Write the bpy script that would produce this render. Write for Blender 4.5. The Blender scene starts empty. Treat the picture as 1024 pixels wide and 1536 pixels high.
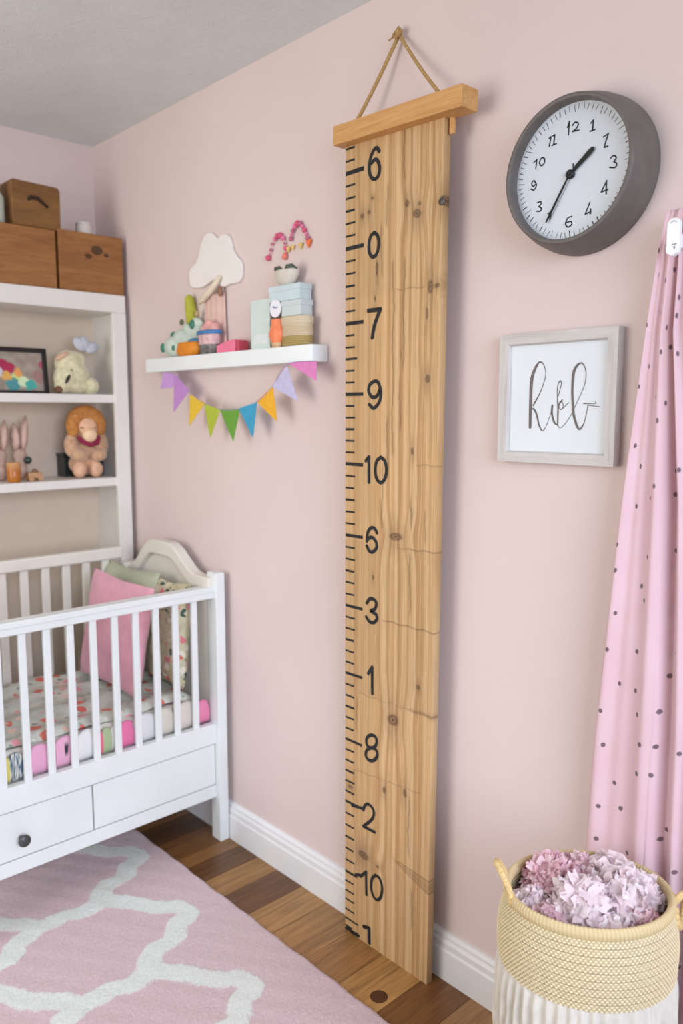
import bpy, math, random
import numpy as np
from mathutils import Vector, Matrix, Euler, noise
R = random.Random(7)
PI = math.pi
scene = bpy.context.scene
COL = scene.collection
ORG = {}

# ------------------------------------------------------------------ colour / materials
def lin(c):
    if isinstance(c, str):
        c = c.lstrip('#'); c = tuple(int(c[i:i+2], 16)/255 for i in (0, 2, 4))
    return tuple(x/12.92 if x <= .04045 else ((x+.055)/1.055)**2.4 for x in c)
MATS = {}
class NT:
    def __init__(self, name):
        self.m = bpy.data.materials.new(name); self.m.use_nodes = True
        self.t = self.m.node_tree; self.n = self.t.nodes; self.l = self.t.links
        self.b = self.n['Principled BSDF']
    def node(self, typ, **kw):
        n = self.n.new(typ)
        for k, v in kw.items():
            if k[0] == '_': setattr(n, k[1:], v)
            else:
                s = n.inputs[int(k[1:])] if k[0] == 'i' and k[1:].isdigit() else n.inputs[k]
                if isinstance(v, bpy.types.NodeSocket): self.l.new(v, s)
                else: s.default_value = v
        return n
    def math(self, op, a, b=0., c=None):
        n = self.node('ShaderNodeMath', _operation=op, i0=a, i1=b)
        if c is not None:
            if isinstance(c, bpy.types.NodeSocket): self.l.new(c, n.inputs[2])
            else: n.inputs[2].default_value = c
        return n.outputs[0]
    def coord(self, kind='Object', scale=(1, 1, 1)):
        tc = self.node('ShaderNodeTexCoord')
        mp = self.node('ShaderNodeMapping', Vector=tc.outputs[kind]); mp.inputs['Scale'].default_value = scale
        return mp.outputs[0]
    def noise(self, vec, scale, detail=4., rough=.55, dist=0.):
        return self.node('ShaderNodeTexNoise', Vector=vec, Scale=scale, Detail=detail, Roughness=rough, Distortion=dist).outputs['Fac']
    def ramp(self, fac, stops, interp='LINEAR'):
        n = self.node('ShaderNodeValToRGB', Fac=fac); e = n.color_ramp; e.interpolation = interp
        while len(e.elements) < len(stops): e.elements.new(.5)
        for el, (p, c) in zip(e.elements, stops):
            el.position = p; el.color = (*lin(c), 1)
        return n.outputs[0]
    def mix(self, fac, a, b, mode='MIX'):
        n = self.node('ShaderNodeMix', _data_type='RGBA', _blend_type=mode)
        for s, v in ((n.inputs['Factor'], fac), (n.inputs[6], a), (n.inputs[7], b)):
            if isinstance(v, bpy.types.NodeSocket): self.l.new(v, s)
            else: s.default_value = v if not isinstance(v, str) else (*lin(v), 1)
        return n.outputs[2]
    def color(self, c):
        if isinstance(c, bpy.types.NodeSocket): self.l.new(c, self.b.inputs['Base Color'])
        else: self.b.inputs['Base Color'].default_value = (*lin(c), 1)
    def bump(self, h, strength=.3, dist=.002):
        n = self.node('ShaderNodeBump', Height=h, Strength=strength, Distance=dist)
        self.l.new(n.outputs[0], self.b.inputs['Normal'])
    def rough(self, r):
        if isinstance(r, bpy.types.NodeSocket): self.l.new(r, self.b.inputs['Roughness'])
        else: self.b.inputs['Roughness'].default_value = r
def shade(c, f):
    if isinstance(c, str):
        c = c.lstrip('#'); c = tuple(int(c[i:i+2], 16)/255 for i in (0, 2, 4))
    return tuple(min(1, max(0, x*f)) for x in c)
def plain(name, c, rough=.55, var=.04, scale=40., bump=.08, bdist=.001, metal=0., sheen=0., transl=0.):
    """a painted / cloth / plastic surface with slight procedural mottling"""
    key = (name,)
    if key in MATS: return MATS[key]
    t = NT(name); v = t.coord()
    f = t.noise(v, scale)
    t.color(t.ramp(f, [(.3, shade(c, 1-var)), (.7, shade(c, 1+var))])); t.rough(rough)
    t.b.inputs['Metallic'].default_value = metal
    if bump: t.bump(t.noise(v, scale*6, 3), bump, bdist)
    if sheen:
        t.b.inputs['Sheen Weight'].default_value = sheen; t.b.inputs['Sheen Roughness'].default_value = .5
    if transl: add_transl(t, c, transl)
    MATS[key] = t.m; return t.m
def add_transl(t, c, w):
    tr = t.node('ShaderNodeBsdfTranslucent')
    src = t.b.inputs['Base Color'].links
    if src: t.l.new(src[0].from_socket, tr.inputs['Color'])
    else: tr.inputs['Color'].default_value = (*lin(c), 1)
    mx = t.node('ShaderNodeMixShader'); mx.inputs[0].default_value = w
    t.l.new(t.b.outputs[0], mx.inputs[1]); t.l.new(tr.outputs[0], mx.inputs[2])
    t.l.new(mx.outputs[0], t.n['Material Output'].inputs['Surface'])
def wood(name, c1, c2, c3, axis=2, freq=28., stretch=.06, rough=.55, spots=None):
    t = NT(name); sc = [1, 1, 1]; sc[axis] = stretch
    v = t.coord('Object', sc)
    f = t.noise(v, freq, 6, .6, .6); g = t.noise(v, freq*6, 3, .6)
    c = t.ramp(f, [(.28, c3), (.5, c2), (.72, c1)])
    c = t.mix(.35, c, t.ramp(g, [(.35, c3), (.65, c1)]))
    if spots:
        vo = t.node('ShaderNodeTexVoronoi', Vector=t.coord('Object', (1, 1, 1)), Scale=spots[0])
        k = t.node('ShaderNodeMapRange', Value=t.math('ADD', vo.outputs['Distance'], t.math('MULTIPLY', f, .12)))
        k.inputs[1].default_value = spots[1]; k.inputs[2].default_value = spots[1]+.07; k.inputs[3].default_value = 1; k.inputs[4].default_value = 0
        c = t.mix(k.outputs[0], c, spots[2])
    t.color(c); t.rough(rough); t.bump(g, .15, .001)
    return t.m
def vcol(name, rough=.7, bump=.0, bscale=200., bdist=.001, sheen=0., transl=0., grain=None):
    """colour comes from the mesh's own 'Col' attribute plus fine procedural grain"""
    t = NT(name); a = t.node('ShaderNodeAttribute', _attribute_name='Col')
    c = a.outputs['Color']
    v = t.coord('Object', grain[0] if grain else (1, 1, 1))
    n = t.noise(v, grain[1] if grain else bscale, 4, .65)
    k = grain[2] if grain else .06
    c = t.mix(1., c, t.ramp(n, [(.25, (1-k,)*3), (.75, (1,)*3)]), 'MULTIPLY')
    t.color(c); t.rough(rough)
    if bump: t.bump(n, bump, bdist)
    if sheen: t.b.inputs['Sheen Weight'].default_value = sheen
    if transl: add_transl(t, (1, 1, 1), transl)
    return t.m

# ------------------------------------------------------------------ mesh building
class MB:
    def __init__(s): s.v = []; s.f = []; s.c = []
    def _add(s, vs, fs, col=None):
        o = len(s.v); s.v += [tuple(x) for x in vs]; s.f += [tuple(i+o for i in f) for f in fs]
        s.c += [col]*len(vs); return s
    def box(s, lo, hi, M=None, col=None):
        x0, y0, z0 = lo; x1, y1, z1 = hi
        vs = [Vector(p) for p in ((x0,y0,z0),(x1,y0,z0),(x1,y1,z0),(x0,y1,z0),(x0,y0,z1),(x1,y0,z1),(x1,y1,z1),(x0,y1,z1))]
        if M is not None: vs = [M @ p for p in vs]
        return s._add(vs, [(0,3,2,1),(4,5,6,7),(0,1,5,4),(1,2,6,5),(2,3,7,6),(3,0,4,7)], col)
    def ell(s, c, r, M=None, nu=20, nv=12, col=None):
        c = Vector(c); r = (r,)*3 if isinstance(r, (int, float)) else r
        vs = []
        for j in range(nv+1):
            ph = -PI/2+PI*j/nv
            for i in range(nu):
                a = 2*PI*i/nu
                p = Vector((r[0]*math.cos(ph)*math.cos(a), r[1]*math.cos(ph)*math.sin(a), r[2]*math.sin(ph)))
                vs.append(c+(M @ p if M is not None else p))
        fs = [(j*nu+i, j*nu+(i+1)%nu, (j+1)*nu+(i+1)%nu, (j+1)*nu+i) for j in range(nv) for i in range(nu)]
        return s._add(vs, fs, col)
    def lathe(s, prof, c=(0,0,0), nu=32, M=None, cap=True, fr=None, sx=1, sy=1, col=None):
        """prof: (radius, height) list; fr(angle, j) -> radius factor"""
        c = Vector(c); vs = []; n = len(prof)
        for j, (r, h) in enumerate(prof):
            for i in range(nu):
                a = 2*PI*i/nu; k = fr(a, j) if fr else 1
                p = Vector((r*k*math.cos(a)*sx, r*k*math.sin(a)*sy, h)); vs.append(c+(M @ p if M is not None else p))
        fs = [(j*nu+i, j*nu+(i+1)%nu, (j+1)*nu+(i+1)%nu, (j+1)*nu+i) for j in range(n-1) for i in range(nu)]
        if cap: fs += [tuple(range(nu-1, -1, -1)), tuple((n-1)*nu+i for i in range(nu))]
        return s._add(vs, fs, col)
    def tube(s, path, r, nu=10, closed=False, col=None):
        P = [Vector(p) for p in path]; n = len(P)
        rr = r if isinstance(r, (list, tuple)) else [r]*n
        vs = []; up = None
        for i, p in enumerate(P):
            a = P[(i-1) % n] if closed or i > 0 else P[0]; b = P[(i+1) % n] if closed or i < n-1 else P[-1]
            t = (b-a).normalized()
            if up is None: up = Vector((0, 0, 1)) if abs(t.z) < .9 else Vector((1, 0, 0))
            x = t.cross(up).normalized(); up = x.cross(t).normalized()
            for k in range(nu):
                an = 2*PI*k/nu; vs.append(p+(x*math.cos(an)+up*math.sin(an))*rr[i])
        m = n if closed else n-1
        fs = [(i*nu+k, i*nu+(k+1)%nu, ((i+1)%n)*nu+(k+1)%nu, ((i+1)%n)*nu+k) for i in range(m) for k in range(nu)]
        if not closed: fs += [tuple(range(nu-1, -1, -1)), tuple((n-1)*nu+k for k in range(nu))]
        return s._add(vs, fs, col)
    def prism(s, poly, fn, h0, h1, col=None):
        """poly 2-D outline, fn(u, v, h) -> 3-D point"""
        n = len(poly)
        vs = [fn(u, v, h0) for u, v in poly]+[fn(u, v, h1) for u, v in poly]
        fs = [tuple(range(n-1, -1, -1)), tuple(range(n, 2*n))]+[(i, (i+1)%n, n+(i+1)%n, n+i) for i in range(n)]
        return s._add(vs, fs, col)
    def grid(s, nu, nv, fn, wrap=False, cf=None):
        o = len(s.v); m = nu if wrap else nu+1
        for j in range(nv+1):
            for i in range(m):
                s.v.append(tuple(fn(i/nu, j/nv))); s.c.append(cf(i/nu, j/nv) if cf else None)
        for j in range(nv):
            for i in range(nu):
                s.f.append((o+j*m+i, o+j*m+(i+1)%m if wrap else o+j*m+i+1, o+(j+1)*m+((i+1)%m if wrap else i+1), o+(j+1)*m+i))
        return s
    def build(s, name, mat, parent=None, loc=None, smooth=False, bevel=0., sub=0, seg=2, solid=0.):
        o = Vector(loc) if loc is not None else (ORG[parent] if parent is not None else Vector((0, 0, 0)))
        me = bpy.data.meshes.new(name)
        me.from_pydata([(x-o.x, y-o.y, z-o.z) for x, y, z in s.v], [], s.f); me.update()
        if any(c is not None for c in s.c):
            a = me.color_attributes.new('Col', 'FLOAT_COLOR', 'POINT')
            a.data.foreach_set('color', [k for c in s.c for k in ((*c[:3], 1) if c is not None else (1, 1, 1, 1))])
        ob = bpy.data.objects.new(name, me); COL.objects.link(ob)
        if mat is not None: me.materials.append(mat)
        if parent is not None: ob.parent = parent
        else: ob.location = o
        ORG[ob] = o
        if smooth: me.polygons.foreach_set('use_smooth', [True]*len(me.polygons))
        if solid:
            m = ob.modifiers.new('s', 'SOLIDIFY'); m.thickness = solid; m.offset = 0
        if bevel:
            m = ob.modifiers.new('b', 'BEVEL'); m.width = bevel; m.segments = seg; m.limit_method = 'ANGLE'; m.angle_limit = .6
            if not smooth: me.polygons.foreach_set('use_smooth', [True]*len(me.polygons)); m.harden_normals = True
        if sub:
            m = ob.modifiers.new('u', 'SUBSURF'); m.levels = m.render_levels = sub
        return ob
def blob(mb, name, mat, parent=None, loc=None, voxel=.004, fuzz=0.):
    """one continuous body out of overlapping rounds"""
    ob = mb.build(name, mat, parent, loc, smooth=True)
    m = ob.modifiers.new('r', 'REMESH'); m.mode = 'VOXEL'; m.voxel_size = voxel; m.use_smooth_shade = True
    m = ob.modifiers.new('sm', 'SMOOTH'); m.factor = .5; m.iterations = 5
    if fuzz:
        tx = bpy.data.textures.get('fuzz') or bpy.data.textures.new('fuzz', 'CLOUDS'); tx.noise_scale = .006
        d = ob.modifiers.new('d', 'DISPLACE'); d.texture = tx; d.strength = fuzz; d.mid_level = .5
    return ob
def tag(o, label, cat=None, group=None, kind=None):
    o['label'] = label
    if cat: o['category'] = cat
    if group: o['group'] = group
    if kind: o['kind'] = kind
    return o
def thing(name, loc, label, cat, group=None):
    o = bpy.data.objects.new(name, None); o.location = loc; o.empty_display_size = .05; COL.objects.link(o)
    ORG[o] = Vector(loc); return tag(o, label, cat, group)
def struct(o): o['kind'] = 'structure'; return o
def copy_part(o, offset, parent=None):
    c = o.copy(); COL.objects.link(c); c.parent = parent or o.parent
    c.location = o.location+Vector(offset); ORG[c] = ORG[o]; return c
def smooth_path(P, n=8, closed=False):
    """Catmull-Rom through tuples of any length"""
    out = []; N = len(P)
    if N < 3: 
        return [tuple(a+(b-a)*k/n for a, b in zip(P[0], P[1])) for k in range(n+1)]
    for i in range(N if closed else N-1):
        g = (lambda k: P[k % N]) if closed else (lambda k: P[max(0, min(N-1, k))])
        p0, p1, p2, p3 = g(i-1), g(i), g(i+1), g(i+2)
        for k in range(n):
            t = k/n
            out.append(tuple(.5*(2*b+(c-a)*t+(2*a-5*b+4*c-d)*t*t+(3*b-a-3*c+d)*t**3) for a, b, c, d in zip(p0, p1, p2, p3)))
    if not closed: out.append(tuple(P[-1]))
    return out
def ribbon(mb, pts, w, x, th=.0006, n=8):
    """brush stroke lying on the plane x = const: pts (y, z[, width]) -> flat stroke with round ends"""
    P = smooth_path([tuple(p) for p in pts], n)
    ws = [p[2] if len(p) > 2 else w for p in P]
    L = []; Rr = []
    for i, p in enumerate(P):
        a = P[max(0, i-1)]; b = P[min(len(P)-1, i+1)]
        dy, dz = b[0]-a[0], b[1]-a[1]; l = math.hypot(dy, dz) or 1
        ny, nz = -dz/l*ws[i]/2, dy/l*ws[i]/2
        L.append((p[0]+ny, p[1]+nz)); Rr.append((p[0]-ny, p[1]-nz))
    vs = [(x, a, b) for a, b in L]+[(x, a, b) for a, b in Rr]; k = len(P)
    mb._add(vs, [(i, i+1, k+i+1, k+i) for i in range(k-1)])
    for q, ww, e in ((P[0], ws[0], 0), (P[-1], ws[-1], 1)):
        xx = x-.00002*(e+1)
        mb._add([(xx, q[0]+ww/2*math.cos(2*PI*j/14), q[1]+ww/2*math.sin(2*PI*j/14)) for j in range(14)], [tuple(range(14))])
    return mb
def nz(x, y, z=0.): return noise.noise(Vector((x, y, z)))

WHITE = plain('white_paint', '#e8eeee', .38, .015, 8, .03)
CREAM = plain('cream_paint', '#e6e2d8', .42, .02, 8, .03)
BLACK = plain('black_paint', '#151718', .7, .06, 60, .0)
STRING = plain('jute_string', '#b08f5c', .9, .18, 400, .5)
# ------------------------------------------------------------------ setting
HC = 2.4; YB = 2.94; XL = -3.0; YN = -1.6
t = NT('pink_wall_paint'); v = t.coord()
t.color(t.ramp(t.noise(v, 2.2, 3), [(.3, '#dccbc7'), (.7, '#e0d0cc')])); t.rough(.75)
t.bump(t.noise(v, 160, 4), .12, .0012); PINK = t.m
struct(MB().box((0, YN, 0), (.08, YB+.08, HC)).build('wall_right', PINK))
struct(MB().box((XL, YB, 0), (0, YB+.08, HC)).build('wall_back', PINK))
t = NT('ceiling_plaster'); v = t.coord()
h = t.noise(v, 26, 6, .7, .8)
t.color(t.ramp(t.noise(v, 5, 4), [(.3, '#dbe1e2'), (.7, '#e2e9ea')])); t.rough(.6)
t.bump(h, .55, .006); struct(MB().box((XL, YN, HC), (.08, YB+.08, HC+.06)).build('ceiling', t.m))
# floor boards run towards the wall
fb = MB(); ys = [YB+.02, 2.82, 2.69, 2.565, 2.45, 2.335, 2.215, 2.10, 2.035, 1.941, 1.839, 1.723, 1.61, 1.47, 1.345, 1.212, 1.089, .96, .84, .71, .59, .47, .34, .22, .1, -.02]
while ys[-1] > YN+.13: ys.append(ys[-1]-.12)
tones = ['#8a5f3a', '#6d4a2c', '#93683f', '#7a5432', '#8d633c', '#5f4228', '#8a6038', '#9c7042', '#7a532f', '#b1854e', '#7b5432', '#bf935c', '#b98d58', '#ae8250', '#c89c62', '#8b6039', '#b98c5c', '#a97d50']
for i in range(len(ys)-1):
    y1, y0 = ys[i]-.0007, ys[i+1]+.0007
    xs = [-.002, -.95-R.random()*.7, XL] if i % 2 else [-.002, -1.5-R.random()*.7, XL]
    for j in range(len(xs)-1):
        c = lin(tones[(i+j*5) % len(tones)]) if i < len(tones) else lin(R.choice(tones))
        fb.box((xs[j+1]+.0006, y0, -.02), (xs[j]-.0006, y1, 0), col=c)
fb.box((XL, YN, -.03), (-.001, YB, -.004), col=lin('#1d120a'))
t = NT('varnished_floorboards'); a = t.node('ShaderNodeAttribute', _attribute_name='Col').outputs['Color']
v = t.coord('Object', (.07, 1, 1)); n = t.noise(v, 34, 6, .65, 1.2); n2 = t.noise(v, 150, 4, .6)
c = t.mix(1., a, t.ramp(n, [(.25, '#a39a90'), (.5, '#e6e2dd'), (.75, '#ffffff')]), 'MULTIPLY')
c = t.mix(.5, c, t.ramp(n2, [(.3, '#b8ada2'), (.6, '#ffffff')]), 'MULTIPLY')
t.color(c); t.rough(t.math('MULTIPLY_ADD', n2, .2, .22)); t.bump(n2, .06, .001)
struct(fb.build('floor', t.m))
kn = MB().lathe([(.0001, .0), (.019, .0), (.022, .0003), (.0001, .0006)], (-.179, 1.245, .0), 24, cap=False)
struct(kn.build('trim_1', plain('floor_knot_wood', '#4b2912', .5, .3, 160, .2)))
def skirting(name, fn, a, b):
    prof = [(0, 0), (.0195, 0), (.0195, .078), (.0165, .084), (.0165, .098), (.0125, .106), (.012, .114), (.006, .121), (0, .122)]
    mb = MB(); mb._add([fn(a, d, z) for d, z in prof]+[fn(b, d, z) for d, z in prof], [(i, i+1, len(prof)+i+1, len(prof)+i) for i in range(len(prof)-1)]+[tuple(range(len(prof)))[::-1], tuple(range(len(prof), 2*len(prof)))])
    return struct(mb.build(name, plain('skirting_gloss', '#eaecee', .3, .01, 8, .02)))
skirting('baseboard_right', lambda s, d, z: (-d, s, z), YN, YB)
skirting('baseboard_back', lambda s, d, z: (s, YB-d, z), XL, 0)

# ------------------------------------------------------------------ growth ruler
KN = [(1.2532,1.8577,.0182,.0146),(1.2839,1.885,.0091,.013),(1.1777,1.8726,.0165,.0163),(1.2108,1.692,.0114,.0211),(1.1914,1.6927,.0114,.0081),(1.2152,1.4885,.0114,.013),(1.2596,1.3218,.0068,.013),(1.3107,1.1137,.0296,.0146),(1.3147,.6501,.0251,.0228),(1.2322,.7559,.0091,.0081),(1.343,.4558,.0091,.013),(1.2719,.4727,.0091,.0163),(1.4064,1.8874,.0091,.0065),(1.4291,1.8821,.0091,.0098),(1.3787,1.7525,.0068,.0228),(1.3849,1.6833,.0046,.0098),(1.3954,1.9175,.0068,.0049),(1.2197,1.6343,.0046,.0195),(1.4172,.2465,.0274,.0163),(1.3872,1.0018,.0046,.0098),(1.4687,.4198,.0137,.0081),(1.3652,.2373,.0091,.0065),(1.2455,1.878,.0068,.0065)]
CR = [(1.2927,2.0889,1.9256),(1.3454,1.9484,1.836),(1.3641,1.8619,1.7243),(1.3244,1.7728,1.2989),(1.2908,1.7756,1.503),(1.3,1.5035,1.363),(1.3767,1.7799,1.6949),(1.2624,1.2227,1.1273),(1.2201,1.6564,1.6196),(1.2601,1.207,1.1435),(1.2626,1.087,.9166),(1.3008,1.5651,1.5267),(1.3403,1.4101,1.2496),(1.3572,1.2973,1.1169),(1.2586,.4776,.303),(1.2463,.2363,.1114),(1.4439,.685,.5762),(1.2163,1.1949,1.0978)]
SE = [(1.306,1.0864,1.1701,1.0909,1.),(1.3584,.8985,1.1765,.8985,1.),(1.4439,.688,1.1788,.690,.9),(1.2637,.6935,1.1787,.6925,2.),(1.4817,.4715,1.2221,.49,.8),(1.3194,1.697,1.2286,1.694,.5),(1.255,1.2907,1.1642,1.2905,.5)]
def ruler_colours(Y, Z):
    rg = np.random.RandomState(3); W = Y+.0014*np.sin(Z*2.1)+.0005*np.sin(Z*7+1)
    for ky, kz, ry, rz in KN:
        d = np.exp(-((Y-ky)/(1.9*ry))**2-((Z-kz)/(3.4*rz))**2); W = W+(Y-ky)*.6*d
    s = np.zeros_like(Y)
    for k in range(46):
        f = 14*(1.075**k); s += np.sin(2*PI*f*W+rg.rand()*7+np.sin(Z*(1+rg.rand()*3)+rg.rand()*7)*(.25+.5*rg.rand()))*(.5+rg.rand())/f**.30
    s = s/np.std(s)
    lo, md, hi = (np.array(lin(c)) for c in ('#b98f5f', '#d0a873', '#dfbc8c'))
    k = np.clip(.56+(.18+.19/(1+np.exp((Y-1.36)/.012)))*s, 0, 1)[..., None]
    C = np.where(k < .5, lo+(md-lo)*k*2, md+(hi-md)*(k*2-1))
    # three boards side by side, and lengths butted end to end, differ a little
    bt = 1+.05*np.sin(np.floor((Y-1.17)/.105)*2.3)+.04*np.sin(np.searchsorted([.26, .69, .8985, 1.0886, 1.69], Z)*1.9)
    C = C*bt[..., None]
    dk = np.zeros_like(Y)
    for ky, kz, ry, rz in KN:
        wob = 1.18+.07*np.sin(np.arctan2(Z-kz, Y-ky)*2+ky*40)
        q = np.sqrt(((Y-ky)/ry)**2+((Z-kz)/rz)**2)/wob*1.5
        dk = np.maximum(dk, np.clip(1.45-q, 0, 1)*(.8+.2*np.cos(q*9)))
        dk = np.maximum(dk, .3*np.exp(-((Y-ky)/(1.3*ry))**2-((Z-kz)/(2.6*rz))**2))
    for cy, z1, z0 in CR:
        m = np.clip((Z-z0)/.02, 0, 1)*np.clip((z1-Z)/.02, 0, 1)
        yy = cy+.002*np.sin(Z*37+cy*90)+.0008*np.sin(Z*170)
        dk = np.maximum(dk, .62*m*np.exp(-((Y-yy)/.0016)**2)); dk = np.maximum(dk, .18*m*np.exp(-((Y-yy)/.006)**2))
    for ya, za, yb, zb, w in SE:
        m = np.clip((ya-Y)/.01, 0, 1)*np.clip((Y-yb+.006)/.01, 0, 1)
        f = np.clip((ya-Y)/(ya-yb), 0, 1)
        zz = za+(zb-za)*f+.0015*np.sin(Y*120)
        wd = .0015*(1+(w-1)*f if w > 1 else 1)
        dk = np.maximum(dk, (.6 if w >= 1 else .35)*m*np.exp(-((Z-zz)/wd)**2))
        if w > 1: dk = np.maximum(dk, .45*m*np.exp(-((Z-zz)/(wd*3))**2)*(.5+.5*np.sin(Z*1500+Y*60)))
    f = np.clip((1.315-Y)/.135, 0, 1); zc = .283-.028*f; wd = .003+.014*f         # torn rough grain near the foot
    q = np.abs(Z-zc)/wd; m = np.clip((1.315-Y)/.02, 0, 1)
    dk = np.maximum(dk, m*np.clip(1.3-q, 0, 1)*(.30+.28*np.sin((Z-zc)*1100+Y*25+2*np.sin(Y*60))))
    dk = np.maximum(dk, .55*m*np.exp(-((q-1.)/.16)**2))
    dark = np.array(lin('#4a2b14'))
    pk = np.exp(-((Y-1.43)/.03)**2-((Z-.255)/.03)**2)[..., None]*.35
    C = C*(1-pk)+np.array(lin('#b9937c'))*pk
    return C*(1-dk[..., None])+dark*dk[..., None]
XF = -.063
ruler = thing('growth_ruler', (-.05, 1.34, 0), 'tall pale knotty wooden height ruler hanging on the pink wall from a cord', 'ruler')
ny, nzv = 150, 1000
def yedge(v): return 1.193-.0165*v                                     # the right edge is not quite plumb
gv = np.linspace(0, 1, nzv+1); gu = np.linspace(0, 1, ny+1)
U, V = np.meshgrid(gu, gv); ye = 1.193-.0165*V; Y = 1.488+(ye-1.488)*U; Z = V*2.068
C = ruler_colours(Y, Z)
mb = MB()
mb.v = [(XF, float(a), float(b)) for a, b in zip(Y.ravel(), Z.ravel())]; mb.c = [tuple(c) for c in C.reshape(-1, 3)]
w = ny+1
mb.f = [(j*w+i, (j+1)*w+i, (j+1)*w+i+1, j*w+i+1) for j in range(nzv) for i in range(ny)]
tan = lin('#b98a58'); o = len(mb.v)
back = []
for i in range(ny+1): back.append((i, 0))
edge = [j*w for j in range(nzv+1)]+[nzv*w+i for i in range(1, ny+1)]+[j*w+ny for j in range(nzv-1, -1, -1)]+[i for i in range(ny-1, 0, -1)]
for e in edge:
    p = mb.v[e]; mb.v.append((-.042, p[1], p[2])); mb.c.append(tuple(k*.70 for k in mb.c[e]))
n = len(edge)
mb.f += [(edge[i], o+i, o+(i+1) % n, edge[(i+1) % n]) for i in range(n)]+[tuple(range(o, o+n))]
BOARD = vcol('knotty_pine_board', .6, .25, bdist=.0008, grain=((1, 1, .03), 420, .16))
mb.build('board', BOARD, ruler)
RAIL = wood('pine_hanger_rail', '#dcae72', '#cd9a5c', '#b98548', 1, 40, .05, .5)
M = Matrix.Translation((-.066, 1.3045, 2.0705)) @ Euler((.030, 0, 0)).to_matrix().to_4x4()
MB().box((-.026, -.1975, -.0225), (.028, .1975, .0225), M).build('hanger_rail', RAIL, ruler, bevel=.0018)
MB().box((-.0535, 1.1605, 2.010), (-.043, 1.1725, 2.062)).build('hanging_peg', RAIL, ruler, bevel=.003)
rp = []
for k in range(13):
    f = k/12; rp.append((-.062+.046*f, 1.466-.108*f, 2.09+.192*f-.006*math.sin(PI*f)))
rope = MB().tube(rp, .0046, 10)
rope.tube([(-.062+.046*k/12, 1.182+.174*k/12, 2.085+.197*k/12-.006*math.sin(PI*k/12)) for k in range(13)], .0042, 10)
rope.ell((-.017, 1.358, 2.288), (.008, .010, .009)); rope.tube([(-.02, 1.372, 2.284), (-.022, 1.36, 2.276), (-.02, 1.346, 2.288), (-.016, 1.358, 2.299), (-.02, 1.372, 2.284)], .004, 8)
rope.tube([(-.02, 1.366, 2.282), (-.022, 1.385, 2.277)], .0018, 6)
tag(rope.build('cord', STRING, ruler, smooth=True), 'jute cord knotted at the top')
NUM = [('6',[[(13732,20186),(13803,20271),(13903,20254),(14003,20121),(14046,19973),(14054,19817),(14000,19668),(13884,19589),(13756,19638),(13714,19804),(13773,19972),(13873,20027),(13988,19970)]]),
('0',[[(13873,18367),(13763,18268),(13729,18066),(13792,17877),(13916,17812),(14028,17910),(14062,18115),(13997,18304),(13873,18367)]]),
('7',[[(14068,16570),(13662,16568)],[(13662,16568),(13843,16241),(13933,15924)]]),
('9',[[(13647,14695),(13722,14841),(13846,14875),(14008,14791),(14045,14638),(13924,14494),(13756,14523),(13647,14695),(13645,14456),(13755,14290),(13891,14229),(14018,14314)]]),
('10',[[(14136,12928),(14027,13030)],[(14027,13023),(14023,12405)],[(13617,13035),(13481,12952),(13424,12738),(13477,12519),(13612,12420),(13749,12502),(13808,12718),(13752,12940),(13617,13035)]]),
('6',[[(13736,11161),(13813,11257),(13934,11266),(14041,11171),(14077,11035),(14086,10913)],[(14086,10913),(14025,10993),(13887,11024),(13759,10919),(13749,10778),(13885,10662),(14007,10680),(14085,10787)]]),
('3',[[(14081,9326),(13990,9436),(13860,9463),(13744,9385),(13794,9226),(13936,9144),(13761,9092),(13715,8983),(13824,8868),(13973,8854),(14098,8958)]]),
('1',[[(14018,7491),(13881,7692)],[(13881,7692),(13870,6997)]]),
('8',[[(13890,5888),(13755,5878),(13698,5771),(13753,5630),(13887,5536),(14024,5544),(14081,5652),(14025,5795),(13890,5888)],[(13888,5545),(13738,5541),(13676,5437),(13737,5292),(13885,5191),(14036,5194),(14100,5299),(14038,5446),(13888,5545)]]),
('2',[[(14609,3703),(14179,3771)],[(14179,3739),(14116,3888),(13991,3967),(13845,3913),(13791,3779),(13885,3571),(14177,3284)],[(14177,3284),(13759,3288)]]),
('10',[[(14451,1799),(14256,1864)],[(14278,1822),(14065,2046)],[(14073,2042),(14053,1410)],[(13713,2114),(13564,2080),(13481,1873),(13514,1614),(13642,1451),(13793,1482),(13877,1691),(13844,1953),(13713,2114)]]),
('1',[[(14820,-66),(14748,-41),(14623,-110),(14358,-45)],[(14150,141),(13949,202)],[(13949,196),(13938,-215)]])]
for k, (ch, S) in enumerate(NUM):
    mb = MB()
    for i, s in enumerate(S):
        wd = .0094 if k < 9 else .0088
        if ch == '7' and k == 2: wd = .0108
        if k == 11: wd = .011
        ribbon(mb, [(a/1e4, max(.006, b/1e4+((.012 if i == 0 else .030) if k == 11 else 0))) for a, b in s], wd, XF-.0008-.0001*i)
    tag(mb.build('numeral', BLACK, ruler), 'black painted numeral %s' % ch)
MAJ = [1.9906, 1.8127, 1.6316, 1.4576, 1.2826, 1.0986, .9133, .7313, .5497, .3747, .1736]
TK = [(2.0476, .030, .0046), (2.0188, .030, .0046)]
for i, z in enumerate(MAJ):
    TK.append((z, .062 if i < 9 else .045, .0100-.0004*i if i < 9 else .0066))
    if i < 10:
        m = 5 if i != 2 else 5
        for j in range(1, 6):
            zz = z+(MAJ[i+1]-z)*j/6
            TK.append((zz, (.040 if (i == 2 and j == 3) else .030+.004*R.random()), .0056 if j == 3 else .0046))
for z, l in ((.1461, .031), (.1185, .032), (.0927, .034), (.0635, .034), (.0369, .05), (.0146, .026)): TK.append((z, l, .0044))
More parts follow.
